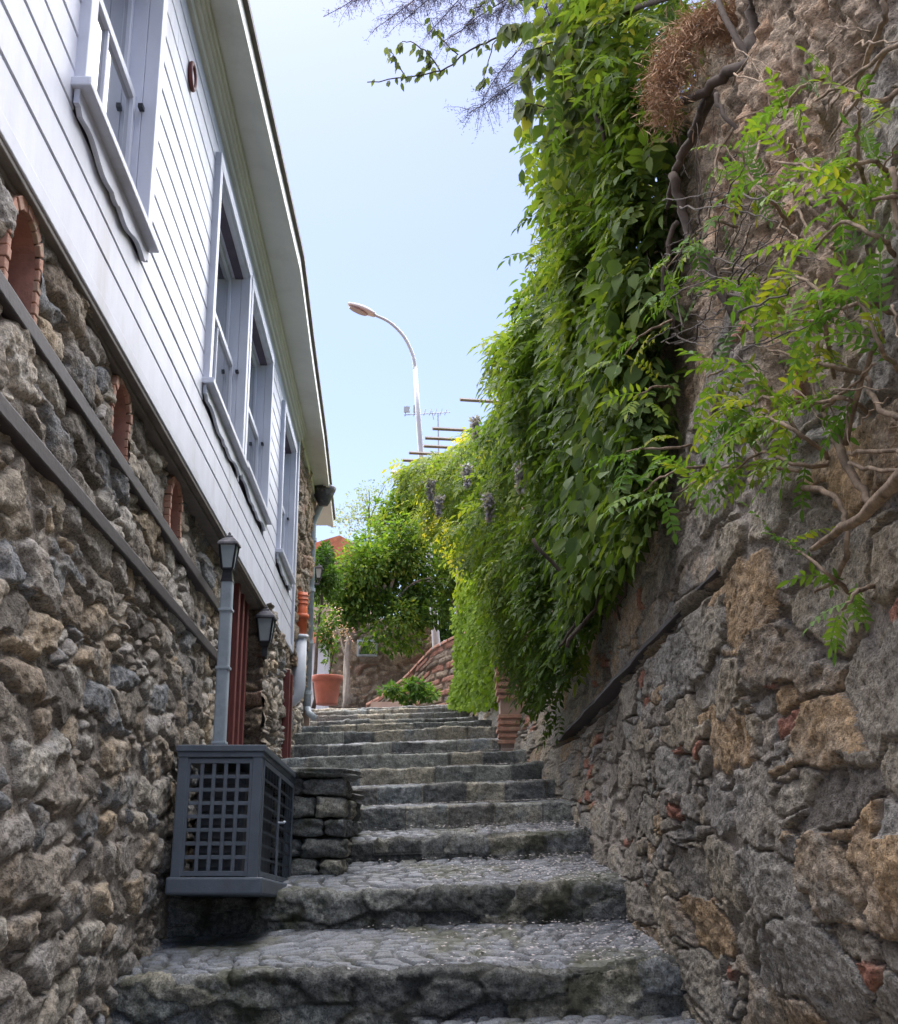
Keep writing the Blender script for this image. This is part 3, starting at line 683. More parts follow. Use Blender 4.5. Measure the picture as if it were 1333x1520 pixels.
# ================================================================== RIGHT WALL
YW = [0, 1.5, 4.9, 8, 9.7, 11.3, 12.5, 15.2]; XB = [1.0, .98, .90, .79, .73, .58, .46, .14]; XT = [.78, .80, .86, .92, .90, .74, .52, .18]
def rz0(y): return np.interp(y, [l[0] for l in LIPS], [l[1] - .15 for l in LIPS])
def rbase(y, z):
    t = sstep(0, .9, z - rz0(y)); xb = np.interp(y, YW, XB); xt = np.interp(y, YW, XT)
    lean = np.clip(z - 1.0, 0, 3) * np.interp(y, [2, 4, 8, 12], [.06, .08, .05, .02])
    return xb * (1 - t) + xt * t + lean
rwall = empty('stone_wall', (1.0, 5, -.5), 'tall weathered rubble wall with roots and brick scraps along the right of the steps', 'stone wall')
def right_wall():
    ys = [1.5]
    while ys[-1] < 15.2: ys.append(ys[-1] * (1.0034 if ys[-1] < 8 else 1.006))
    ys = np.array(ys); zs = np.concatenate([np.arange(-1.1, 1.6, .0065), np.arange(1.6, 3.0, .0095)])
    S, Z = np.meshgrid(ys, zs, indexing='ij')
    seed = 300
    q1 = fbm(S * 1.6, Z * 3, seed) * .36 + fbm(S * 7, Z * 13, seed + 2, 3) * .10; q2 = fbm(S * 1.6 + 31, Z * 3, seed + 3) * .36 + fbm(S * 7, Z * 13 + 9, seed + 4, 3) * .10
    rowv = Z / .185 + q2; srow = S / .46 + q1 + .5 * (np.floor(rowv) % 2)
    _, e, idr, id2, DX, DY = worley(srow, rowv, seed, jit=.62, wt=.42)
    _, e2, ida, idb, _, _ = worley(S / .17 + q1 * 2, Z / .075 + q2 * 2, seed + 21, jit=.9, wt=.3)
    small = id2 > .80
    e = np.where(small, np.minimum(e, e2 * .5), e); idr = np.where(small, ida, idr); hh = h(np.floor(idr * 9999), 3, 1, seed)
    brick = (small & (ida > .87)).astype(float)
    mort = vnoise(S * 1.3, Z * 1.3, seed + 5)
    mw = .012 + .13 * sstep(.45, .8, mort)                 # joints thin in places, smeared wide in others
    stone = sstep(mw, mw + .035, e)
    earth = sstep(.15, .75, (Z - .95) + .35 * (S < 3.2) + fbm(S * 1.5, Z * 1.5, seed + 9) * .8)
    crack = sstep(.035, .008, e) * sstep(.42, .6, vnoise(S * 2.3, Z * 2.3, seed + 12)) * (mort < .6)
    _, _, fi, _, fx, fy = worley(S * 8 + q1 * 2, Z * 15 + q2 * 2, seed + 31, jit=.95, wt=.2)
    d = stone * (.010 + .020 * hh) + stone * ((hh - .5) * DX + (idr - .5) * .8 * DY) * .014
    d = d + fbm(S * 6, Z * 11, seed + 6, 5) * .008 * (.4 + .6 * stone) + ((fi - .5) * fx) * .010 * stone + fbm(S * 32, Z * 60, seed + 8, 3) * (.004 + .003 * stone) + fbm(S * 1.2, Z * 1.2, seed + 11, 3) * .05
    d = d - crack * .035 - .02 * sstep(.72, .8, vnoise(S * 5, Z * 8, seed + 44)) * sstep(.6, .8, vnoise(S * 23, Z * 23, seed + 45))
    # earthy upper part: vertical folds and hollows
    folds = fbm(S * 4.2 + .6 * fbm(S * 2, Z * 2, 5), Z * 1.1, seed + 14, 5) * .065 + np.abs(fbm(S * 9, Z * 2.4, seed + 15, 4)) * -.075 + fbm(S * 20, Z * 14, seed + 16, 5) * .05 + ((fi - .5) * fx) * .03 + fbm(S * 40, Z * 40, seed + 18, 3) * .016
    d = d * (1 - earth) + (folds + .02) * earth
    # long crevice under a timber tie
    gz = np.interp(S, [3.6, 9.2], [.80, .72]); g = np.exp(-((Z - gz + .028) / .016) ** 2) * ((S > 3.55) & (S < 9.3))
    d = d - g * .09
    X = rbase(S, Z) - d
    tone = np.stack([idr, stone, brick * stone, earth], -1)
    V = np.stack([X, S, Z], -1)
    mesh_obj('wall_face', V.reshape(-1, 3), grid_faces(len(ys), len(zs), flip=True), M['stoneR'], rwall, smooth=True, col=tone.reshape(-1, 4))
    # top: bank running back from the crest
    k = len(zs) - 1; ts = np.linspace(0, 1, 30)
    T, Yb = np.meshgrid(ts, ys[::3], indexing='ij')
    Xb = X[::3, k][None, :] + T * 7; Zb = 2.99 + T * .5 + fbm(Xb * 1.2, Yb * 1.2, 8) * .25 * (T > .02)
    Vb = np.stack([Xb, Yb, Zb], -1)
    mesh_obj('bank_top', Vb.reshape(-1, 3), grid_faces(len(ts), len(ys[::3]), flip=True), M['ground'], rwall, smooth=True)
    # end face beyond, toward the far landing
    m = MB(); xe = float(X[-1, 0]); m.box(.2, 7, 15.19, 15.25, 1.0, 3.0); m.build('end_face', M['stucco'], rwall)
    m = MB()
    n = 24; vv = []
    for i in range(n + 1):
        y = 3.62 + (9.1 - 3.62) * i / n; z = float(np.interp(y, [3.6, 9.2], [.80, .72])) + .004 * math.sin(i * 1.3); xa_ = float(rbase(np.array(3.62), np.array(.8))); xb_ = float(rbase(np.array(9.1), np.array(.72))); x = xa_ + (xb_ - xa_) * i / n + .018
        wz = .020
        for (dd, dz) in ((.05, -wz * .3), (-.042 - .004 * math.sin(i * 2.1), -wz * .3), (-.036, wz), (.05, wz)): vv.append((x + dd, y, z + dz))
    m.v = vv
    for i in range(n):
        for k_ in range(4): m.f.append((i * 4 + k_, i * 4 + (k_ + 1) % 4, i * 4 + 4 + (k_ + 1) % 4, i * 4 + 4 + k_))
    m.f += [(3, 2, 1, 0), (n * 4, n * 4 + 1, n * 4 + 2, n * 4 + 3)]
    m.build('timber_tie', M['timber'], rwall, bevel=.003)
right_wall()
# brick quoins on the far pier
pier = empty('brick_pier', (.55, 11.3, .9), 'small pier of thin red bricks under the ivy at the top of the steps', 'pier')
m = MB(); 
for k in range(13):
    z = .86 + k * .058; 
    if 5 <= k <= 6: continue
    j = random.uniform(-.012, .012); m.box(.44 + j, .8, 11.15 + j, 11.5, z, z + .034)
m.build('brick_course', M['brick'], pier, bevel=.004)
m = MB(); m.box(.47, .8, 11.18, 11.5, .6, 1.63); m.build('mortar_core', M['stucco'], pier)
# clay drain spout in the near wall
p = at(1256, 1130, 2.72)
m = MB(); m.tube([(p.x + .09, 2.72, p.z + .02), (p.x - .02, 2.70, p.z)], [.03, .034], 16, cap=False)
m.tube([(p.x + .09, 2.72, p.z + .02), (p.x - .018, 2.70, p.z)], [.021, .024], 16, cap=False)
o = m.build('drain_spout', M['terra'], rwall, smooth=True)
# ================================================================== PLANTS
def unit(a): return a / np.maximum(np.linalg.norm(a, axis=-1, keepdims=True), 1e-9)
T8 = np.array([(0, 0, 0), (-.40, .28, .05), (0, .30, -.02), (.40, .28, .05), (-.42, .60, .02), (0, .62, -.05), (.42, .60, .02), (0, 1, -.14)])
F8 = [np.array([(0, 2, 1), (0, 3, 2), (4, 5, 7), (5, 6, 7)]), np.array([(1, 2, 5, 4), (2, 3, 6, 5)])]
T4 = np.array([(0, 0, 0), (-.45, .48, .05), (.45, .48, .05), (0, 1, -.08)]); F4 = [np.array([(0, 2, 3), (0, 3, 1)])]
def leaves(P, D, Nn, L, Wd, tone, T=T8, Fc=F8):
    D = unit(D); X = unit(np.cross(D, Nn)); Z = np.cross(X, D)
    Vt = P[:, None] + T[None, :, 0:1] * (X * Wd[:, None])[:, None] + T[None, :, 1:2] * (D * L[:, None])[:, None] + T[None, :, 2:3] * (Z * L[:, None])[:, None]
    n = len(P); k = len(T); off = (np.arange(n) * k)[:, None, None]
    fs = [(f[None] + off).reshape(-1, f.shape[1]) for f in Fc]
    col = np.zeros((n, k, 4)); col[..., 0] = tone[:, None]; col[..., 3] = 1
    return Vt.reshape(-1, 3), fs, col.reshape(-1, 4)
def merge(lst):
    V = []; Fq = []; Cc = []; o = 0
    for v, fs, c in lst:
        V.append(v); Fq += [f + o for f in fs]; Cc.append(c); o += len(v)
    return np.concatenate(V), Fq, np.concatenate(Cc)
def compound(P, D, L, pairs, ll, lw, droop, tone, T=T8, Fc=F8, ang=1.0):
    """pinnate leaves: rachis from P along D bending down, leaflets on both sides"""
    n = len(P); D = unit(D); side = unit(np.cross(D, np.array([[0, 0, 1.]]) + RNG.normal(0, .35, (n, 3)))); up = np.cross(side, D); out = []
    pos = P.copy(); d = D.copy(); segs = [pos.copy()]
    for k in range(pairs + 1):
        d = unit(d + np.array([0, 0, -1.]) * droop / (pairs + 1)); pos = pos + d * (L / (pairs + 1))[:, None]; segs.append(pos.copy())
        up2 = unit(np.cross(side, d))
        if k == pairs:
            out.append(leaves(pos, d + RNG.normal(0, .1, (n, 3)), up2, ll * 1.05, lw, np.clip(tone + RNG.normal(0, .08, n), 0, 1), T, Fc)); break
        f = 1 - .45 * abs(k / pairs - .45)
        for s_ in (-1, 1):
            dd = side * s_ * ang + d * .55 + np.array([0, 0, -1.]) * .22 + RNG.normal(0, .16, (n, 3))
            out.append(leaves(pos, dd, up2 + RNG.normal(0, .2, (n, 3)), ll * f * RNG.uniform(.8, 1.1, n), lw * f, np.clip(tone + RNG.normal(0, .09, n), 0, 1), T, Fc))
    # rachis as thin ribbon
    segs = np.array(segs).transpose(1, 0, 2); k = segs.shape[1]; w = .0016
    a = segs + side[:, None] * w; b_ = segs - side[:, None] * w
    V = np.stack([a, b_], 2).reshape(-1, 3); idx = (np.arange(n) * k * 2)[:, None] + (np.arange(k - 1) * 2)[None, :]
    f = np.stack([idx, idx + 1, idx + 3, idx + 2], -1).reshape(-1, 4); c = np.zeros((len(V), 4)); c[:, 0] = .55; c[:, 3] = 1
    out.append((V, [f], c)); return merge(out)
def foliage(name, data, mat, par): V, fs, c = data; return mesh_obj(name, V, fs, mat, par, smooth=True, col=c)
def branchy(pts, r0, r1, m, n=7, wob=.02, sub=5):
    pts = [Vector(p) for p in pts]; out = []
    for i in range(len(pts) - 1):
        for k in range(sub):
            t = k / sub; p0 = pts[max(i - 1, 0)]; p1 = pts[i]; p2 = pts[i + 1]; p3 = pts[min(i + 2, len(pts) - 1)]
            q = .5 * ((2 * p1) + (-p0 + p2) * t + (2 * p0 - 5 * p1 + 4 * p2 - p3) * t * t + (-p0 + 3 * p1 - 3 * p2 + p3) * t ** 3)
            out.append(q + Vector((random.gauss(0, wob), random.gauss(0, wob), random.gauss(0, wob))) * .5)
    out.append(pts[-1]); L = len(out); m.tube(out, [r0 + (r1 - r0) * i / (L - 1) for i in range(L)], n)
# ---- the big hanging wisteria
def wisteria():
    n = 8200
    y = np.exp(RNG.uniform(math.log(4.15), math.log(12.6), n))
    ztop = np.interp(y, [4, 5.4, 6.5, 7.5, 9, 10.5, 12, 13], [4.25, 4.2, 3.75, 3.55, 3.55, 3.75, 3.9, 3.9])
    zbot = np.interp(y, [4.1, 4.5, 6, 7.5, 9, 9.6, 10.4, 13], [1.35, 1.15, 1.20, 1.05, .82, 1.2, 2.3, 3.2])
    zbot = zbot + (vnoise(y * 4, y * 0, 3) - .5) * .35
    t = RNG.random(n) ** .9; z = zbot + (ztop - zbot) * t
    Pm = np.interp(y, [4, 4.6, 5.2, 5.8, 6.5, 7.5, 9, 10.5, 12, 13], [.16, .25, .30, .34, .42, .48, .60, .82, .95, .95])
    prof = np.interp(t, [0, .12, .35, .6, .85, 1], [.28, .42, .70, 1.0, .95, .45])
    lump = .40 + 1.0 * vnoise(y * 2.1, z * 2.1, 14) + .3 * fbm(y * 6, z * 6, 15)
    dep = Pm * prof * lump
    layer = RNG.random(n); dep = dep * np.where(layer < .6, 1, RNG.uniform(.2, 1, n))
    x = rbase(y, np.minimum(z, 2.9)) - .04 - dep
    over = np.clip(z - 2.9, 0, 2); x = x + over * RNG.uniform(0, .55, n) * (layer > .5)
    # gaps: sparse near the crown top so the sky shows
    keep = ~((z > 2.95) & (y < 5.6) & (vnoise(y * 9, z * 9, 77) < .42)) & (vnoise(y * 5, z * 5, 78) > .22)
    P = np.stack([x, y, z], -1)[keep]; n = len(P); lump = lump[keep]; t = t[keep]; yy = P[:, 1]; layer = layer[keep]
    D = np.stack([-.75 + RNG.normal(0, .35, n), RNG.normal(-.25, .55, n), RNG.normal(-.15, .4, n)], -1)
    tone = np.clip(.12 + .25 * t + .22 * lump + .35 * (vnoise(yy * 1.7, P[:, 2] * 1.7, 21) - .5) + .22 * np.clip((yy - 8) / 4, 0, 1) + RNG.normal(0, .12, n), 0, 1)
    a = yy < 7.2
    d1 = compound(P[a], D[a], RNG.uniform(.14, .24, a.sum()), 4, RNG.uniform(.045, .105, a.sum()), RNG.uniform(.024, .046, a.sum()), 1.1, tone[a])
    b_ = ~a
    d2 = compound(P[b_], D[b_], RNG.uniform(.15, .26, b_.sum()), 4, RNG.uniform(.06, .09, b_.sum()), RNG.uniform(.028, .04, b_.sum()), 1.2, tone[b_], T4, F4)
    # crown above the crest
    k = 900; y4 = RNG.uniform(3.5, 6.2, k); z4 = RNG.uniform(2.75, 4.2, k); x4 = RNG.uniform(.42, 1.25, k) + (z4 - 3.2) * .1
    kp = vnoise(x4 * 5 + y4 * 3, z4 * 6, 90) > .38; k = int(kp.sum()); P4 = np.stack([x4, y4, z4], -1)[kp]
    d4 = compound(P4, np.stack([RNG.normal(-.4, .6, k), RNG.normal(-.3, .5, k), RNG.normal(0, .4, k)], -1), RNG.uniform(.12, .2, k), 4, RNG.uniform(.045, .07, k), RNG.uniform(.02, .03, k), 1.0, np.clip(RNG.normal(.6, .2, k), 0, 1))
    k = 190; px5 = RNG.uniform(775, 900, k); py5 = RNG.uniform(10, 260, k); P5 = np.array([tuple(at(a_ + max(0, b_ - 150) * .1, b_, 4.7)) for a_, b_ in zip(px5, py5)]) + RNG.normal(0, .02, (k, 3)); P5[:, 1] += RNG.normal(0, .15, k)
    d5 = leaves(P5, np.stack([RNG.normal(-.2, .3, k), RNG.normal(0, .3, k), RNG.normal(-1, .25, k)], -1), np.stack([RNG.normal(-.3, .4, k), RNG.normal(-1, .3, k), RNG.normal(.1, .3, k)], -1), RNG.uniform(.06, .12, k), RNG.uniform(.035, .06, k), np.clip(RNG.normal(.6, .2, k), 0, 1))
    # broad single leaves hanging at the near lower edge
    k = 520; y2 = RNG.uniform(4.1, 6.4, k); z2 = RNG.uniform(1.15, 2.3, k); x2 = rbase(y2, z2) - RNG.uniform(.08, .36, k)
    d3 = leaves(np.stack([x2, y2, z2], -1), np.stack([RNG.normal(-.3, .35, k), RNG.normal(-.2, .35, k), RNG.normal(-1, .25, k)], -1), np.stack([RNG.normal(-.6, .3, k), RNG.normal(-.8, .3, k), RNG.normal(.3, .3, k)], -1), RNG.uniform(.07, .115, k), RNG.uniform(.05, .075, k), np.clip(RNG.normal(.4, .15, k), 0, 1))
    root = empty('wisteria', (.95, 6.5, 2.8), 'huge dark green wisteria spilling over the right wall from the crest down to the steps', 'climbing plant')
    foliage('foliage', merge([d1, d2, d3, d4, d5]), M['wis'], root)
    m = MB()
    for (a_, b0) in ((4.6, 2.9), (5.2, 3.2), (6.0, 3.0), (7.2, 3.0), (8.6, 2.9), (10.0, 3.2)):
        pts = []; yv = a_; 
        for k in range(6):
            zz = b0 - k * .38 ; xx = float(rbase(np.array(yv), np.array(min(zz, 2.9)))) - .05 - .05 * k % 3 * .1
            pts.append((xx, yv, zz)); yv += random.uniform(-.15, .35)
        branchy(pts, .022, .006, m, 6, .03)
    for (pxs, Y0) in (([(885, 170), (905, 220), (930, 300), (960, 380)], 4.4), ([(1000, 330), (985, 400), (990, 450), (1010, 500)], 4.0), ([(790, 800), (860, 900), (830, 960)], 6.0), ([(840, 960), (880, 900), (930, 820)], 5.6)):
        branchy([at(a_, b_, Y0) for a_, b_ in pxs], .011, .007, m, 6, .012)
    m.build('stem', M['bark'], root, smooth=True)
    # lilac flower racemes
    k = 0; fl = []
    for (px, py, Y) in ((640, 720, 10.8), (652, 745, 10.6), (705, 630, 9.6), (770, 700, 7.6), (725, 745, 8.4), (693, 700, 9.6)):
        c = at(px, py, Y); nn = 240; tt = RNG.random(nn) ** 1.2
        P2 = np.stack([c.x + RNG.normal(0, .02, nn) * (1 - tt * .7), c.y - .15 + RNG.normal(0, .02, nn), c.z - tt * .17], -1)
        foliage('raceme', leaves(P2, RNG.normal(0, 1, (nn, 3)), RNG.normal(0, 1, (nn, 3)), np.full(nn, .034), np.full(nn, .03), RNG.random(nn), T4, F4), M['lilac'], root)
wisteria()
# ---- ivy on the far end of the wall
def ivy():
    n = 9000; y = RNG.uniform(11.2, 15.0, n); t = RNG.random(n); zb = np.interp(y, [11.2, 11.7, 12.3, 15], [1.9, 1.35, 1.3, 1.6]); zt = np.interp(y, [11.2, 13, 15], [3.9, 4.25, 4.5])
    z = zb + (zt - zb) * t; lump = vnoise(y * 5, z * 5, 4)
    x = rbase(y, np.minimum(z, 2.9)) - .03 - (.05 + .16 * lump) * (1 + 2.6 * sstep(.5, .9, t)) * RNG.uniform(.4, 1, n)
    P = np.stack([x, y, z], -1)
    D = np.stack([RNG.normal(-.3, .3, n), RNG.normal(-.35, .35, n), RNG.normal(-.8, .3, n)], -1); Nn = np.stack([RNG.normal(-.7, .3, n), RNG.normal(-.7, .3, n), RNG.normal(.5, .3, n)], -1)
    tone = np.clip(.25 + .75 * sstep(.35, .75, t + (lump - .5) * .2) + RNG.normal(0, .13, n), 0, 1)
    root = empty('ivy', (.4, 12.8, 1.5), 'bright yellow green ivy covering the far end of the right wall', 'climbing plant')
    foliage('foliage', leaves(P, D, Nn, RNG.uniform(.055, .09, n), RNG.uniform(.05, .08, n), tone, T4, F4), M['ivy'], root)
    m = MB()
    for y0 in (11.9, 12.8, 13.9): branchy([(float(rbase(np.array(y0), np.array(z_))) - .03, y0 + .1 * math.sin(z_ * 3), z_) for z_ in (1.3, 2., 2.7, 3.4)], .016, .006, m, 6, .02)
    m.build('stem', M['bark'], root, smooth=True)
ivy()
# ---- feathery shoots on the near wall
SHOOTS = [
 ('bright pinnate shoot hanging lowest on the near wall', [(1262, 880), (1225, 850), (1190, 820), (1160, 800)], 2.55, 9, .13),
 ('fern like tuft at the right edge below the bare roots', [(1300, 870), (1270, 880), (1250, 905)], 2.4, 8, .10),
 ('arching spray of yellow green leaflets, upper of two at the wisteria edge', [(1010, 470), (985, 480), (950, 500), (925, 530)], 3.7, 8, .16),
 ('yellow leaved twig at the wisteria edge, below the arching spray', [(1010, 576), (975, 575), (940, 590)], 3.6, 6, .16),
 ('shoot with narrow comb like leaflets just above the hanging round leaves', [(1030, 660), (1000, 665), (960, 665), (930, 670)], 3.5, 8, .17),
 ('drooping comb leaved shoot lowest beside the round wisteria leaves', [(1060, 690), (1020, 695), (980, 710), (955, 730)], 3.4, 10, .18),
 ('leafy shoot arching across the middle of the upper bank', [(1190, 650), (1130, 560), (1090, 540), (1050, 560)], 3.0, 16, .17),
 ('dense tuft of shoots left of the root knot', [(1230, 680), (1180, 640), (1130, 620), (1090, 640), (1070, 680)], 2.9, 22, .15),
 ('long yellow stemmed shoot rising left from the root knot', [(1285, 555), (1235, 545), (1190, 530), (1140, 520)], 2.6, 16, .15),
 ('upright shoot above the yellow stem with grey green tips', [(1240, 560), (1225, 490), (1210, 430), (1170, 410), (1130, 420)], 2.7, 18, .14),
 ('broad bright spray in the middle of the right bank', [(1270, 330), (1240, 290), (1200, 250), (1150, 240)], 2.7, 16, .15),
 ('spray of leaves at the right edge under the big root', [(1333, 260), (1290, 240), (1250, 250)], 2.35, 10, .13),
 ('upright shoot with rounded grey green leaves near the right edge', [(1290, 300), (1278, 250), (1272, 200), (1280, 160)], 2.4, 8, .08),
 ('leafy clump at the right edge above the orange plaster', [(1333, 380), (1300, 350), (1250, 330), (1210, 370)], 2.35, 14, .13),
 ('small shoots beside the brown needle clump', [(1090, 190), (1065, 230), (1060, 260)], 3.3, 8, .13),
 ('shoot under the dark forked branch', [(1130, 200), (1120, 250), (1110, 290)], 3.0, 8, .12),
 ('long leafy shoot drooping over the middle of the orange plaster', [(1333, 470), (1290, 450), (1240, 460), (1200, 480)], 2.4, 14, .13),
 ('leafy tuft above the root knot, touching the bare upright root', [(1290, 610), (1250, 590), (1210, 600), (1170, 610)], 2.6, 16, .12),
 ('green spray below the dense tuft and left of the knot', [(1230, 690), (1180, 690), (1130, 670), (1090, 700)], 2.8, 14, .13),
 ('shoot reaching up between the dark limb and the bright spray', [(1170, 330), (1140, 290), (1110, 260), (1100, 220)], 3.0, 10, .12),
 ('pale young shoot at the centre of the bank over grey rock', [(1160, 470), (1130, 430), (1100, 400), (1070, 400)], 3.0, 12, .13),
 ('leaves crowding the right edge beside the bare upright root', [(1345, 300), (1320, 290), (1290, 300)], 2.3, 9, .12),
 ('thin shoot crossing the top right corner below the bare root', [(1345, 130), (1300, 150), (1250, 130), (1210, 150)], 2.5, 10, .12),
 ('feathery shoot high on the bank just right of the dark fork', [(1230, 110), (1190, 130), (1160, 170), (1140, 160)], 2.8, 9, .12),
 ('leafy twig hanging over the grey rock at the right edge, above the lowest tuft', [(1345, 560), (1310, 520), (1290, 470), (1270, 440)], 2.3, 12, .12),
 ('lush tuft where the yellow stem meets the dense tuft', [(1200, 600), (1150, 590), (1110, 600), (1060, 620)], 2.85, 18, .15),
 ('sprawling shoot under the dark limb beside the wisteria', [(1100, 340), (1060, 330), (1020, 360), (990, 400)], 3.5, 16, .16),
 ('small dark shoot in the gap between wisteria and bank', [(1090, 440), (1050, 430), (1010, 430), (980, 440)], 3.6, 14, .15),
 ('low spray right of the hanging wisteria leaves', [(1190, 700), (1120, 690), (1060, 700), (1010, 730)], 3.0, 14, .15)]
def onwall(px, py, off=.03):
    u = at(px, py, 1.0); y = .9 / u.x
    for _ in range(12):
        y = float(rbase(np.array(y), np.array(u.z * y)) - off) / u.x
    return at(px, py, y)
for (lab, path, Y, cnt, LL) in SHOOTS:
    cnt = max(5, int(cnt * .62)); LL *= .86
    pts = []
    for k, (px, py) in enumerate(path):
        q = at(px, py, Y); lim = onwall(px, py, .07 + .02 * k)
        if lim.y < q.y: q = lim
        if k == 0:                                        # root the stem in the wall itself
            q = onwall(px, py, .01)
        pts.append(q)
    root = empty('wall_shoot', pts[0], lab, 'plant', group='green shoots growing out of the right wall')
    m = MB(); branchy(pts, .0055, .0025, m, 5, .004); m.build('stem', M['root'], root, smooth=True)
    tt = np.linspace(.2, 1, cnt); seg = np.array([tuple(p) for p in pts]); k = len(seg) - 1
    P = np.array([seg[min(int(t * k), k - 1)] + (seg[min(int(t * k), k - 1) + 1] - seg[min(int(t * k), k - 1)]) * (t * k - min(int(t * k), k - 1)) for t in tt])
    P += RNG.normal(0, .014, P.shape); d = unit(seg[-1] - seg[-2] + np.zeros((cnt, 3)))
    D = d * .9 + RNG.normal(0, .65, (cnt, 3)) + np.array([-.15, -.3, .25])
    tone = np.clip(RNG.normal(.55 if 'yellow' not in lab else .85, .2, cnt), 0, 1)
    sc = LL / .15
    foliage('leaves', compound(P, D, RNG.uniform(.75, 1.2, cnt) * LL, 6, RNG.uniform(.034, .046, cnt) * sc, RNG.uniform(.014, .019, cnt) * sc, .8, tone), M['fern'], root)
# ---- bare roots and the dark leaning tree on the bank
roots = empty('bare_roots', at(1240, 660, 2.6), 'tangle of pale bare roots and dry twigs clinging to the upper right wall', 'roots')
m = MB()
def rt(path, r0, r1, off=.06, wob=.01): branchy([onwall(a, b_, off) for a, b_ in path], r0 * .72, r1 * .72, m, 7, wob * .45)
rt([(1345, 700), (1290, 755), (1240, 790), (1205, 815)], .019, .008, .08)
rt([(1240, 650), (1262, 700), (1290, 745)], .014, .01, .06); rt([(1255, 660), (1280, 560), (1310, 490)], .009, .006, .06)
rt([(1190, 725), (1235, 735), (1255, 770), (1258, 820)], .010, .006, .06); rt([(1262, 672), (1300, 670), (1345, 672)], .006, .005, .07)
rt([(1262, 690), (1300, 697), (1345, 700)], .006, .005, .07); rt([(1285, 560), (1310, 610), (1345, 620)], .007, .008, .07)
rt([(1240, 650), (1215, 600), (1200, 560)], .006, .003, .06); rt([(1220, 610), (1265, 570), (1300, 540)], .005, .003, .08)
rt([(1345, 60), (1290, 95), (1230, 140)], .007, .004, .08); rt([(1310, 0), (1312, 30), (1285, 90), (1265, 150)], .009, .005, .07)
rt([(1320, 70), (1270, 150), (1230, 210)], .006, .003, .06); rt([(1180, 310), (1200, 340), (1215, 365)], .005, .003, .07)
rt([(1325, 250), (1328, 300), (1333, 340)], .008, .006, .07); rt([(1260, 820), (1240, 860), (1210, 880)], .009, .004, .05)
for k in range(40):
    a = random.uniform(1060, 1330); b_ = random.uniform(0, 720); l = random.uniform(30, 110); q = random.uniform(-1.2, 1.9)
    rt([(a, b_), (a + l * .5 * math.cos(q) + random.uniform(-9, 9), b_ + l * .5 * math.sin(q)), (a + l * math.cos(q), b_ + l * math.sin(q))], random.uniform(.002, .004), .001, random.uniform(.03, .12), .012)
m.build('root', M['root'], roots, smooth=True)
m = MB()
for k in range(80):
    a = random.uniform(960, 1110); b_ = random.uniform(250, 520); l = random.uniform(40, 120); q = random.uniform(-1.9, .6)
    rt([(a, b_), (a + l * .5 * math.cos(q) + random.uniform(-9, 9), b_ + l * .5 * math.sin(q)), (a + l * math.cos(q), b_ + l * math.sin(q))], random.uniform(.0025, .0055), .001, random.uniform(.03, .2), .012)
m.build('twigs', M['bark'], roots, smooth=True)
jt = empty('leaning_conifer', onwall(1200, 120, 0), 'dark forked conifer limb leaning out over the bank with a clump of dry brown needles', 'tree')
m = MB()
def lb(path, Ys, r0, r1, wob=.01): branchy([at(a, b_, Y) for (a, b_), Y in zip(path, Ys)], r0, r1, m, 9, wob)
lb([(1300, 20), (1210, 40), (1150, 85), (1120, 100)], [2.9, 3.0, 3.1, 3.1], .035, .03); lb([(1115, -40), (1118, 20), (1120, 70), (1130, 100)], [3.0, 3.1, 3.1, 3.1], .016, .026)
lb([(1125, 95), (1080, 110), (1040, 140), (985, 165)], [3.1, 3.2, 3.3, 3.4], .024, .01); lb([(1130, 90), (1180, 110), (1215, 150), (1238, 190)], [3.1, 3.0, 2.95, 2.9], .022, .015)
lb([(1060, 140), (1030, 200), (1005, 250), (990, 310)], [3.3, 3.5, 3.6, 3.7], .022, .008); lb([(1000, 260), (1015, 330), (1045, 390), (1090, 470)], [3.6, 3.6, 3.5, 3.3], .016, .014)
lb([(1060, 140), (1080, 180), (1115, 220)], [3.2, 3.15, 3.1], .009, .005); lb([(1120, 100), (1080, 30), (1060, -30)], [3.1, 3.2, 3.3], .012, .008); lb([(1060, -20), (950, 10), (870, 60), (850, 110)], [3.4, 4.0, 4.6, 4.8], .014, .006)
m.build('branch', M['bark'], jt, smooth=True)
def needles(name, centres, mat, par, n, L=(.03, .06), sp=.05, droop=.4, w=.0022, col=None):
    c = np.array([tuple(q) for q in centres]); idx = RNG.integers(0, len(c) - 1, n); t = RNG.random(n)[:, None]
    P = c[idx] * (1 - t) + c[idx + 1] * t if sp < 0 else c[RNG.integers(0, len(c), n)] + RNG.normal(0, sp, (n, 3))
    D = RNG.normal(0, 1, (n, 3)) + np.array([-.3, 0, -droop]); Ls = RNG.uniform(*L, n)
    d = leaves(P, D, RNG.normal(0, 1, (n, 3)), Ls, np.full(n, w), RNG.random(n), T4, F4); V, fs, cc = d
    return mesh_obj(name, V, fs, mat, par, smooth=False, col=cc)
cl = [at(px, py, 3.35) for (px, py) in ((1100, 10), (1070, 30), (1045, 45), (1020, 55), (1003, 75), (994, 95), (985, 120), (983, 150), (1060, 20), (1035, 38), (1085, 45), (1010, 100), (1115, 30), (990, 165), (1000, 120), (1110, 60))]
needles('dry_needles', cl, M['straw'], jt, 9000, (.018, .045), .032, .6, .0016)
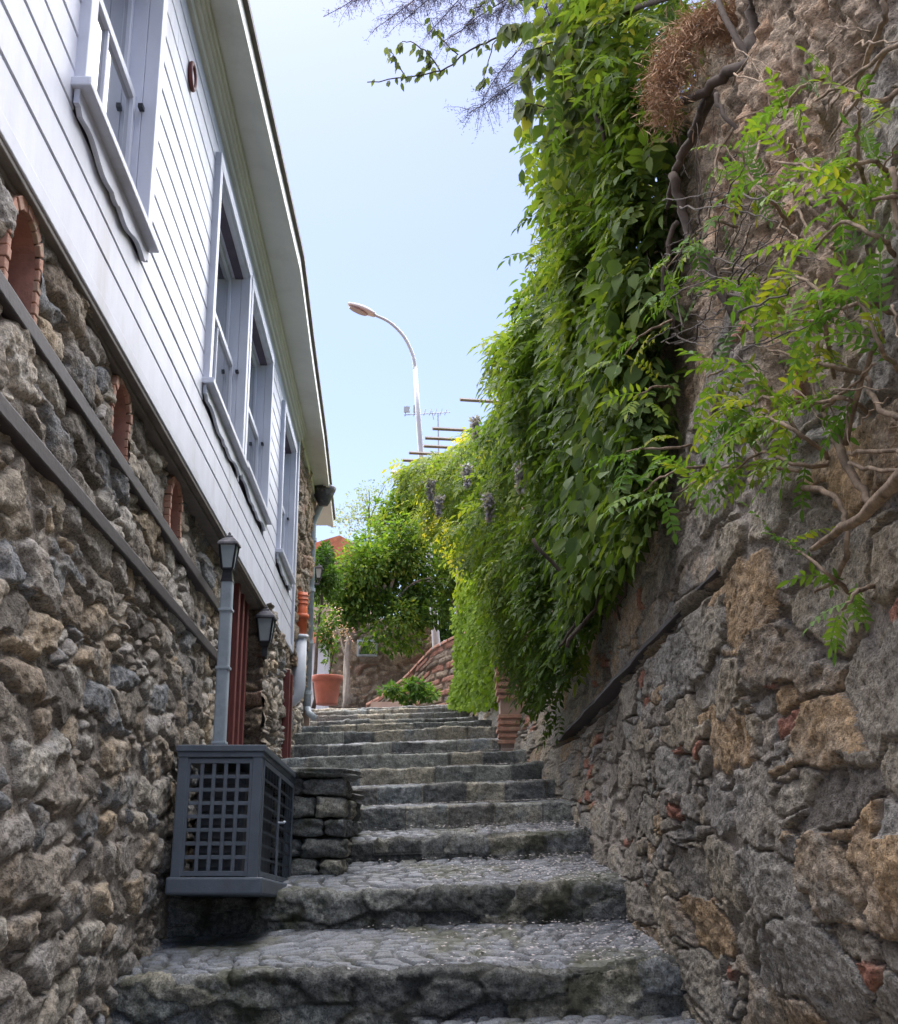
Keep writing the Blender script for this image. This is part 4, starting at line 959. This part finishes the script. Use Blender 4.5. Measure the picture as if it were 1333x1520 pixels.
# ---- overhanging branches at the top of the picture
cd = empty('cedar_branch', at(760, -120, 5.2), 'feathery blue grey conifer branches dangling into the top of the view', 'tree branch')
m = MB(); tips = []
for (sx0, sy0, tx, ty) in [(900, -160, 480, 25), (900, -150, 520, 5), (880, -140, 560, 40), (880, -130, 600, 30), (880, -140, 640, 45), (880, -130, 690, 40), (880, -120, 640, -10), (880, -120, 740, 20), (890, -110, 790, 60), (890, -100, 840, 45), (900, -60, 715, 150), (920, -60, 760, 120), (940, -60, 850, 100), (930, -50, 880, 70), (960, -60, 660, 60), (960, 60, 700, 165), (950, 20, 780, 110)]:
    Y = random.uniform(4.9, 5.8); a = at(sx0, sy0, Y); b_ = at(tx, ty, Y + random.uniform(-.3, .3)); c_ = (a + b_) / 2 + Vector((0, 0, .12))
    branchy([a, c_, b_], .007, .0018, m, 5, .01)
    for k in range(80):
        t = random.uniform(.35, 1.0); p = a * (1 - t) ** 2 + c_ * 2 * t * (1 - t) + b_ * t * t
        q = p + Vector((random.gauss(-.02, .05), random.gauss(0, .06), random.gauss(-.055, .04))); m.tube([p, (p + q) / 2 + Vector((0, 0, .01)), q], [.0018, .0014, .0009], 3)
        for s_ in range(7): tips.append(p * (1 - s_ / 6) + q * (s_ / 6))
m.build('branch', M['bark'], cd, smooth=True)
needles('needles', tips, M['bud'], cd, 34000, (.010, .026), .009, .5, .0024)
vb = empty('leafy_branch', at(900, 150, 5.0), 'thin branch with hanging oval leaves reaching left across the sky', 'tree branch')
m = MB(); LP = []; 
for path, Y, r in (([(910, 140), (850, 160), (790, 155), (765, 150)], 4.6, .006), ([(860, 10), (790, 40), (730, 60), (690, 80), (655, 105), (600, 115), (545, 122)], 4.8, .006), ([(655, 105), (630, 75), (605, 62), (590, 68)], 4.8, .004), ([(680, 82), (650, 50), (640, 28)], 4.8, .003), ([(600, 112), (585, 85), (575, 72)], 4.8, .003), ([(620, 110), (640, 95), (632, 85)], 4.8, .003), ([(900, 20), (860, 60), (830, 110)], 4.5, .006), ([(735, 60), (720, 110), (715, 140)], 4.8, .003), ([(950, 60), (880, 110), (840, 140)], 4.4, .006), ([(900, -30), (830, 20), (770, 40), (740, 35)], 4.6, .006), ([(880, -20), (800, 0), (740, -5), (700, 15)], 4.7, .005), ([(920, 90), (850, 70), (800, 90), (775, 120)], 4.5, .006), ([(910, 180), (860, 190), (820, 185)], 4.5, .005), ([(870, 40), (825, 60), (790, 75)], 4.4, .005)):
    pts = [at(a, b_, Y) for a, b_ in path]; branchy(pts, r, r * .4, m, 5, .006)
    for a, b_ in zip(pts[:-1], pts[1:]):
        for k in range(7 if Y > 4.7 else 12): LP.append((a.lerp(b_, random.random()), Y))
m.build('stem', M['bark'], vb, smooth=True)
n = len(LP); P = np.array([tuple(p) for p, _ in LP]) + RNG.normal(0, .008, (n, 3)); big = np.array([Y < 4.7 for _, Y in LP])
D = np.stack([RNG.normal(-.2, .4, n), RNG.normal(0, .3, n), RNG.normal(-.9, .3, n)], -1); Nn = np.stack([RNG.normal(-.2, .5, n), RNG.normal(-1, .3, n), RNG.normal(.2, .4, n)], -1)
Ls = np.where(big, RNG.uniform(.06, .11, n), RNG.uniform(.03, .06, n))
foliage('leaves', leaves(P, D, Nn, Ls, Ls * RNG.uniform(.4, .6, n), RNG.random(n)), M['grey_leaf'], vb)
# ================================================================== FAR END
# curved coursed wall
cwall = empty('curved_wall', (-.4, 17, 1.7), 'low curved wall of thin brick and stone courses rising to the right behind the shrub', 'garden wall')
def cw():
    xs = np.arange(-1.2, .6, .012); ts = np.linspace(0, 1, 90); X, T = np.meshgrid(xs, ts, indexing='ij')
    top = np.interp(X, [-1.2, -1.0, -.62, -.25, .13, .6], [1.9, 1.98, 2.24, 2.62, 2.80, 2.85]); Z = 1.5 + (top - 1.5) * T
    y = 17 + .35 * (X - .2) ** 2
    wv = T * 13 + fbm(X * 2, T * 3, 3) * .5
    _, e, idr, id2, _, _ = worley(X / .2 + np.floor(wv) * .37, wv, 500, jit=.3, wt=.1); st = sstep(.08, .25, e)
    red = (h(np.floor(wv), 1, 1, 7) > .5).astype(float)
    V = np.stack([X, y - st * (.015 + .03 * id2) - fbm(X * 20, Z * 20, 5) * .012, Z], -1)
    mesh_obj('coursed_face', V.reshape(-1, 3), grid_faces(*X.shape), M['stoneP'], cwall, smooth=True, col=np.stack([idr, st, red * st * .75, X * 0], -1).reshape(-1, 4))
    m = MB()
    for i in range(0, len(xs) - 9, 9):
        a, b_ = xs[i], xs[i + 8]; ta = float(top[i, 0]); tb = float(top[i + 8, 0]); ya = 17 + .35 * (a - .2) ** 2; yb = 17 + .35 * (b_ - .2) ** 2
        m.add([(a, ya - .05, ta), (b_, yb - .05, tb), (b_, yb + .2, tb), (a, ya + .2, ta), (a, ya - .05, ta + .035), (b_, yb - .05, tb + .035), (b_, yb + .2, tb + .035), (a, ya + .2, ta + .035)], [(0, 1, 5, 4), (4, 5, 6, 7), (1, 2, 6, 5), (3, 0, 4, 7), (0, 3, 2, 1), (2, 3, 7, 6)])
    m.build('tile_coping', M['brick'], cwall, bevel=.005)
    m = MB(); m.box(-1.1, .6, 17.12, 17.3, 1.5, 1.9); m.build('backing', M['stucco'], cwall)
cw()
gw = empty('garden_wall', (-1.3, 19.2, 2), 'pinkish stone wall with a small dark window beneath the tree', 'garden wall')
rubble('wall_face', gw, -2.6, -.3, 1.6, 3.45, lambda x: 19.2 + x * 0, .02, M['stoneP'], 520, .26, .16, axis='x', amp=.7)
m = MB(); m.box(-2.6, -.3, 19.25, 19.5, 1.6, 3.43); m.build('backing', M['stucco'], gw)
p = at(545, 962, 19.1); m = MB(); m.box(p.x - .16, p.x + .16, 19.08, 19.14, p.z - .13, p.z + .13); wn = m.build('window', M['grey'], gw, bevel=.004)
m = MB(); m.box(p.x - .13, p.x + .13, 19.072, 19.076, p.z - .10, p.z + .10); m.build('pane', M['glass'], wn)
hut = empty('white_hut', at(473, 1000, 16.6), 'small white rendered box with tiled coping behind the big flowerpot', 'hut')
p = at(478, 980, 16.7); m = MB(); m.box(p.x - .4, p.x + .06, 16.6, 17.2, 1.6, at(478, 955, 16.6).z); m.build('wall', M['white'], hut, bevel=.01)
m = MB(); zt_ = at(478, 955, 16.6).z; m.add([(p.x - .45, 16.55, zt_), (p.x + .13, 16.55, zt_), (p.x + .13, 17.25, zt_), (p.x - .45, 17.25, zt_), (p.x - .1, 16.6, zt_ + .16), (p.x - .1, 17.2, zt_ + .16)], [(0, 1, 4), (2, 3, 5), (1, 2, 5, 4), (3, 0, 4, 5), (0, 3, 2, 1)]); m.build('roof', M['tile'], hut)
# flowerpot with plant
pc = at(485, 1046, 14.75); pc.y = 14.75
pot = empty('flowerpot', (pc.x, 14.75, 1.62), 'large terracotta flowerpot standing at the top left of the steps', 'flowerpot')
m = MB(); m.lathe([(.125, 0), (.13, .02), (.165, .27), (.168, .275), (.185, .285), (.19, .34), (.185, .35), (.17, .35), (.16, .31)], (pc.x, 14.75, 1.60), 32); m.build('pot', M['pot'], pot, smooth=True)
m = MB(); m.lathe([(.16, -.01), (.16, 0)], (pc.x, 14.75, 1.91), 24); m.build('soil', M['soil'], pot)
def bush(name, label, cat, c, rad, n, mat, ll, stem=None, tone=(.45, .2), group=None, T=T4, Fc=F4, smat='bark', lump=3.5, hollow=.55, extra=None, gnd=None, blobs=14, lw=.55):
    """crown = leaf clumps on many overlapping lobes, with gaps between them"""
    c = np.array(c, float); rad = np.array(rad, float)
    root = empty(name, (c[0], c[1], gnd if gnd is not None else c[2] - rad[2]), label, cat, group)
    lob = unit(RNG.normal(0, 1, (blobs, 3))) * RNG.uniform(.3, .95, (blobs, 1)); lr = RNG.uniform(.16, .36, blobs)
    k = RNG.integers(0, blobs, n); dirs = unit(RNG.normal(0, 1, (n, 3))); rr2 = RNG.uniform(hollow, 1, n) ** .6
    P = c + (lob[k] + dirs * (lr[k] * rr2)[:, None]) * rad
    D = dirs + RNG.normal(0, .5, (n, 3)) + np.array([0, 0, -.35]); Nn = np.array([0, 0, 1.]) + RNG.normal(0, .6, (n, 3))
    Ls = RNG.uniform(.75, 1.25, n) * ll; tn = np.clip(tone[0] + (h(k, 3, 3, 9) - .5) * .55 + RNG.normal(0, tone[1], n), 0, 1)
    foliage('crown' if cat == 'tree' else 'foliage', leaves(P, D, Nn, Ls, Ls * lw, tn, T, Fc), mat, root)
    if stem is not None:
        m = MB(); g = gnd; base = np.array([c[0] + stem[1], c[1], g])
        branchy([base, base * np.array([1, 1, 0]) + np.array([.03, 0, base[2] * .45 + c[2] * .55]), c], stem[0], stem[0] * .5, m, 9, .015)
        for q in range(min(blobs, 9)): branchy([c - np.array([0, 0, rad[2] * .35]), c + lob[q] * rad * .5, c + lob[q] * rad], stem[0] * .4, .006, m, 5, .01)
        m.build('trunk' if cat == 'tree' else 'stem', M[smat], root, smooth=True)
    return root
bush('potted_shrub', 'thin leggy shrub growing from the flowerpot beside the downpipe', 'plant', (pc.x + .02, 14.8, 2.5), (.16, .16, .45), 420, M['tree'], .06, (.012, 0), gnd=1.9)
bush('low_shrub', 'small bright shrub on the landing in front of the curved wall', 'plant', at(610, 1028, 16.0), (.36, .25, .22), 900, M['fern'], .075, (.01, 0), gnd=1.72, tone=(.35, .2))
bush('climber', 'dark green climber massed behind the far downpipe and lantern', 'climbing plant', at(482, 850, 16.2), (.26, .5, .62), 2600, M['tree'], .07, (.03, -.1), gnd=1.7, tone=(.25, .15))
bush('flowering_shrub', 'spindly shrub with pink blossoms in front of the pinkish wall', 'plant', at(500, 930, 17.6), (.3, .3, .36), 260, M['blossom'], .045, (.02, .12), gnd=1.85, smat='paletrunk', tone=(.5, .3))
m = MB()
tr = bush('broadleaf_tree', 'dense round crowned tree filling the end of the alley', 'tree', at(572, 868, 18.3), (1.12, .6, 1.32), 15000, M['tree'], .085, (.06, -.55), gnd=2.0, smat='paletrunk', blobs=60, tone=(.5, .22), hollow=.35)
bush('broadleaf_tree', 'lighter green taller tree just left of the street lamp pole', 'tree', at(600, 775, 22.5), (.72, .7, .95), 6500, M['tree'], .10, (.07, 0), gnd=2.5, blobs=45, tone=(.6, .2), group=None)
bush('broadleaf_tree', 'mid green tree behind the lamp pole, half hidden by the ivy wall', 'tree', at(668, 800, 24), (.6, .6, 1.5), 6000, M['tree'], .11, (.07, 0), gnd=2.9, blobs=45, tone=(.5, .2))
bush('broadleaf_tree', 'dark low tree beneath the lamp pole base', 'tree', at(640, 905, 22), (.6, .5, .75), 3500, M['tree'], .1, (.06, 0), gnd=2.7, blobs=14, tone=(.3, .2))
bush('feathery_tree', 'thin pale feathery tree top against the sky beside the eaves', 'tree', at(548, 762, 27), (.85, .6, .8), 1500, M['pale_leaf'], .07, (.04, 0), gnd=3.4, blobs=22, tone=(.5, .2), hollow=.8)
# small far house roof
fh = empty('far_house', at(508, 860, 25), 'distant house with a shallow tiled gable showing above the trees', 'house')
p = at(512, 806, 25); m = MB(); m.box(p.x - 1.4, p.x + .55, 25, 28, 2.5, p.z - .1); m.build('wall', M['stucco'], fh)
m = MB(); m.add([(p.x - 1.6, 24.8, p.z - .35), (p.x + .75, 24.8, p.z - .35), (p.x - .1, 24.8, p.z + .12), (p.x - 1.6, 28.2, p.z - .35), (p.x + .75, 28.2, p.z - .35), (p.x - .1, 28.2, p.z + .12)], [(0, 1, 2), (5, 4, 3), (1, 4, 5, 2), (0, 2, 5, 3), (0, 3, 4, 1)]); m.build('roof', M['tile'], fh)
# pergola rafters and tiled lean-to above the ivy
pg = empty('pergola', (.6, 14, 3), 'weathered pergola rafter ends sticking out of the greenery on the wall top', 'pergola')
for (x0, x1, py, Y) in ((683, 720, 593, 12.8), (642, 700, 636, 13.5), (631, 690, 650, 13.8), (629, 690, 662, 14.1), (607, 670, 672, 14.6), (598, 670, 683, 14.9), (590, 660, 699, 15.4)):
    a = at(x0, py, Y); b_ = at(x1 + 60, py + 6, Y + .3); m = MB(); d = (b_ - a); m.tube([a, b_], .022, 4); m.build('rafter', M['trim'], pg)
for Y in (13.2, 15.2):
    a = at(700, 700, Y); m = MB(); m.box(a.x - .03, a.x + .03, Y - .03, Y + .03, 2.9, at(700, 660, Y).z + .1); m.build('post', M['trim'], pg)
lt = empty('tiled_shed', at(680, 740, 17), 'shed with orange tiled roof peeping above the ivy by the lamp pole', 'shed')
a = at(632, 712, 17.0); m = MB(); m.box(a.x + .45, a.x + 2.2, 17.1, 19, 1.8, a.z); m.build('wall', M['stucco'], lt)
m = MB(); m.add([(a.x, 16.9, a.z), (a.x + 2.3, 16.9, a.z), (a.x + 2.3, 18, a.z + .42), (a.x, 18, a.z + .42), (a.x, 16.9, a.z + .05), (a.x + 2.3, 16.9, a.z + .05), (a.x + 2.3, 18, a.z + .47), (a.x, 18, a.z + .47)], [(0, 1, 2, 3), (7, 6, 5, 4), (0, 4, 5, 1), (1, 5, 6, 2), (3, 2, 6, 7), (0, 3, 7, 4)]); m.build('roof', M['tile'], lt)
# ---- street lamps
def street_lamp(pole, arm, Y, head, hl, label, r=.075):
    P0 = at(*pole[0], Y); root = empty('street_lamp', (P0.x, Y, P0.z - .6), label, 'street lamp', group='street lamps')
    pts = [P0 - (at(*pole[1], Y) - P0).normalized() * .6, P0] + [at(a, b_, Y) for a, b_ in pole[1:]]
    m = MB(); n = len(pts); m.tube(pts, [r * (1 - .55 * i / (n - 1)) for i in range(n)], 12); m.build('pole', M['pole'], root, smooth=True)
    m = MB(); ap = [at(a, b_, Y) for a, b_ in arm]; branchy(ap, r * .45, r * .36, m, 8, 0, 4); m.build('arm', M['pole'], root, smooth=True)
    h0 = at(*head[0], Y); h1 = at(*head[1], Y); d = (h1 - h0); L = d.length; d.normalize(); side = Vector((0, 1, 0)); up = side.cross(d); up = -up if up.z < 0 else up
    m = MB(); n = 12; sec = 10
    for i in range(n + 1):
        t = i / n; w = hl * (.35 + .65 * math.sin(math.pi * min(1, .12 + t * .8))) ; 
        for k in range(sec):
            q = 2 * math.pi * k / sec; zz = math.sin(q); zz = zz if zz > 0 else zz * .45
            m.v.append(tuple(h0 + d * (L * t) + side * (w * math.cos(q)) + up * (w * .62 * zz)))
    for i in range(n):
        for k in range(sec): m.f.append((i * sec + k, i * sec + (k + 1) % sec, (i + 1) * sec + (k + 1) % sec, (i + 1) * sec + k))
    m.f += [tuple(range(sec))[::-1], tuple(n * sec + k for k in range(sec))]
    hd = m.build('lamp_head', M['lamphead'], root, smooth=True)
    m = MB(); c = h0 + d * L * .58 - up * hl * .30; m.v = [tuple(c + d * L * .34 * math.cos(q * .3927) + side * hl * .8 * math.sin(q * .3927) - up * hl * .10) for q in range(16)] + [tuple(c + d * L * .36 * math.cos(q * .3927) + side * hl * .86 * math.sin(q * .3927) + up * hl * .05) for q in range(16)]
    m.f = [tuple(range(16)), tuple(range(16, 32))[::-1]] + [(q, (q + 1) % 16, 16 + (q + 1) % 16, 16 + q) for q in range(16)]; m.build('lens', M['lens'], hd)
    return root
sl = street_lamp([(648, 962), (640, 860), (627, 700), (621, 620), (616, 545)], [(616, 548), (613, 528), (600, 500), (578, 478), (552, 466)], 19.6, [(556, 468), (517, 452)], .135, 'tall grey street lamp with a curved arm standing clear against the sky')
m = MB(); b0 = at(623, 640, 25)
street_lamp([(640, 960), (640, 860), (636, 760)], [(636, 762), (632, 738), (620, 722), (604, 713)], 33, [(610, 716), (581, 701)], .2, 'farther street lamp whose head just clears the tree crown')
an = empty('aerial', at(640, 660, 27), 'spindly rooftop aerial with small elements, beside the lamp pole', 'aerial')
m = MB(); a = at(600, 616, 27); b_ = at(668, 612, 27); m.tube([a, b_], .012, 5); m.tube([at(650, 614, 27), at(652, 720, 27)], .018, 6)
for px, w in ((604, 14), (617, 12), (632, 8), (640, 8), (648, 8), (644, -10), (656, 8), (663, 7)):
    m.tube([at(px, 614 - w * .9, 27), at(px - 3, 614 + w * .35, 27)], .010, 4)
m.box(at(604, 610, 27).x - .07, at(604, 610, 27).x + .07, 26.97, 27.03, at(604, 612, 27).z, at(604, 604, 27).z); m.box(at(618, 610, 27).x - .07, at(618, 610, 27).x + .07, 26.97, 27.03, at(604, 612, 27).z, at(604, 602, 27).z)
m.build('mast', M['pole'], an)
# ================================================================== LIGHT, CAMERA
w = bpy.data.worlds.new('World'); bpy.context.scene.world = w; w.use_nodes = True; t = w.node_tree; t.nodes.clear()
sky = t.nodes.new('ShaderNodeTexSky'); sky.sky_type = 'NISHITA'; sky.sun_disc = False; sky.sun_elevation = R(SUN_EL); sky.sun_rotation = R(SUN_AZ); sky.air_density = 1.0; sky.dust_density = 1.7; sky.ozone_density = 3.0
bg = t.nodes.new('ShaderNodeBackground'); bg.inputs[1].default_value = .05; ow = t.nodes.new('ShaderNodeOutputWorld'); t.links.new(mix(t, sky.outputs[0], (1.02, .95, 1.02), 1.0, 'MULTIPLY'), bg.inputs[0]); t.links.new(bg.outputs[0], ow.inputs[0])
L = bpy.data.lights.new('sun', 'SUN'); L.energy = 3.3; L.angle = R(115); L.color = (1, .97, .95)
so = bpy.data.objects.new('sun', L); C.objects.link(so)
az, el = R(SUN_AZ), R(SUN_EL); sd = Vector((math.sin(az) * math.cos(el), math.cos(az) * math.cos(el), math.sin(el)))
so.rotation_euler = sd.to_track_quat('Z', 'Y').to_euler(); so.location = (0, 0, 20)
cam = bpy.data.cameras.new('camera'); co = bpy.data.objects.new('camera', cam); C.objects.link(co)
cam.sensor_fit = 'VERTICAL'; cam.sensor_height = 24; cam.lens = 24 * F_PX / 1520; cam.clip_start = .05; cam.clip_end = 3000
co.location = (0, 0, 0); co.rotation_euler = (R(90) + PITCH, 0, 0)
sc_ = bpy.context.scene; sc_.camera = co
sc_.view_settings.view_transform = 'Standard'; sc_.view_settings.look = 'None'; sc_.view_settings.gamma = 1; sc_.view_settings.exposure = 2.3
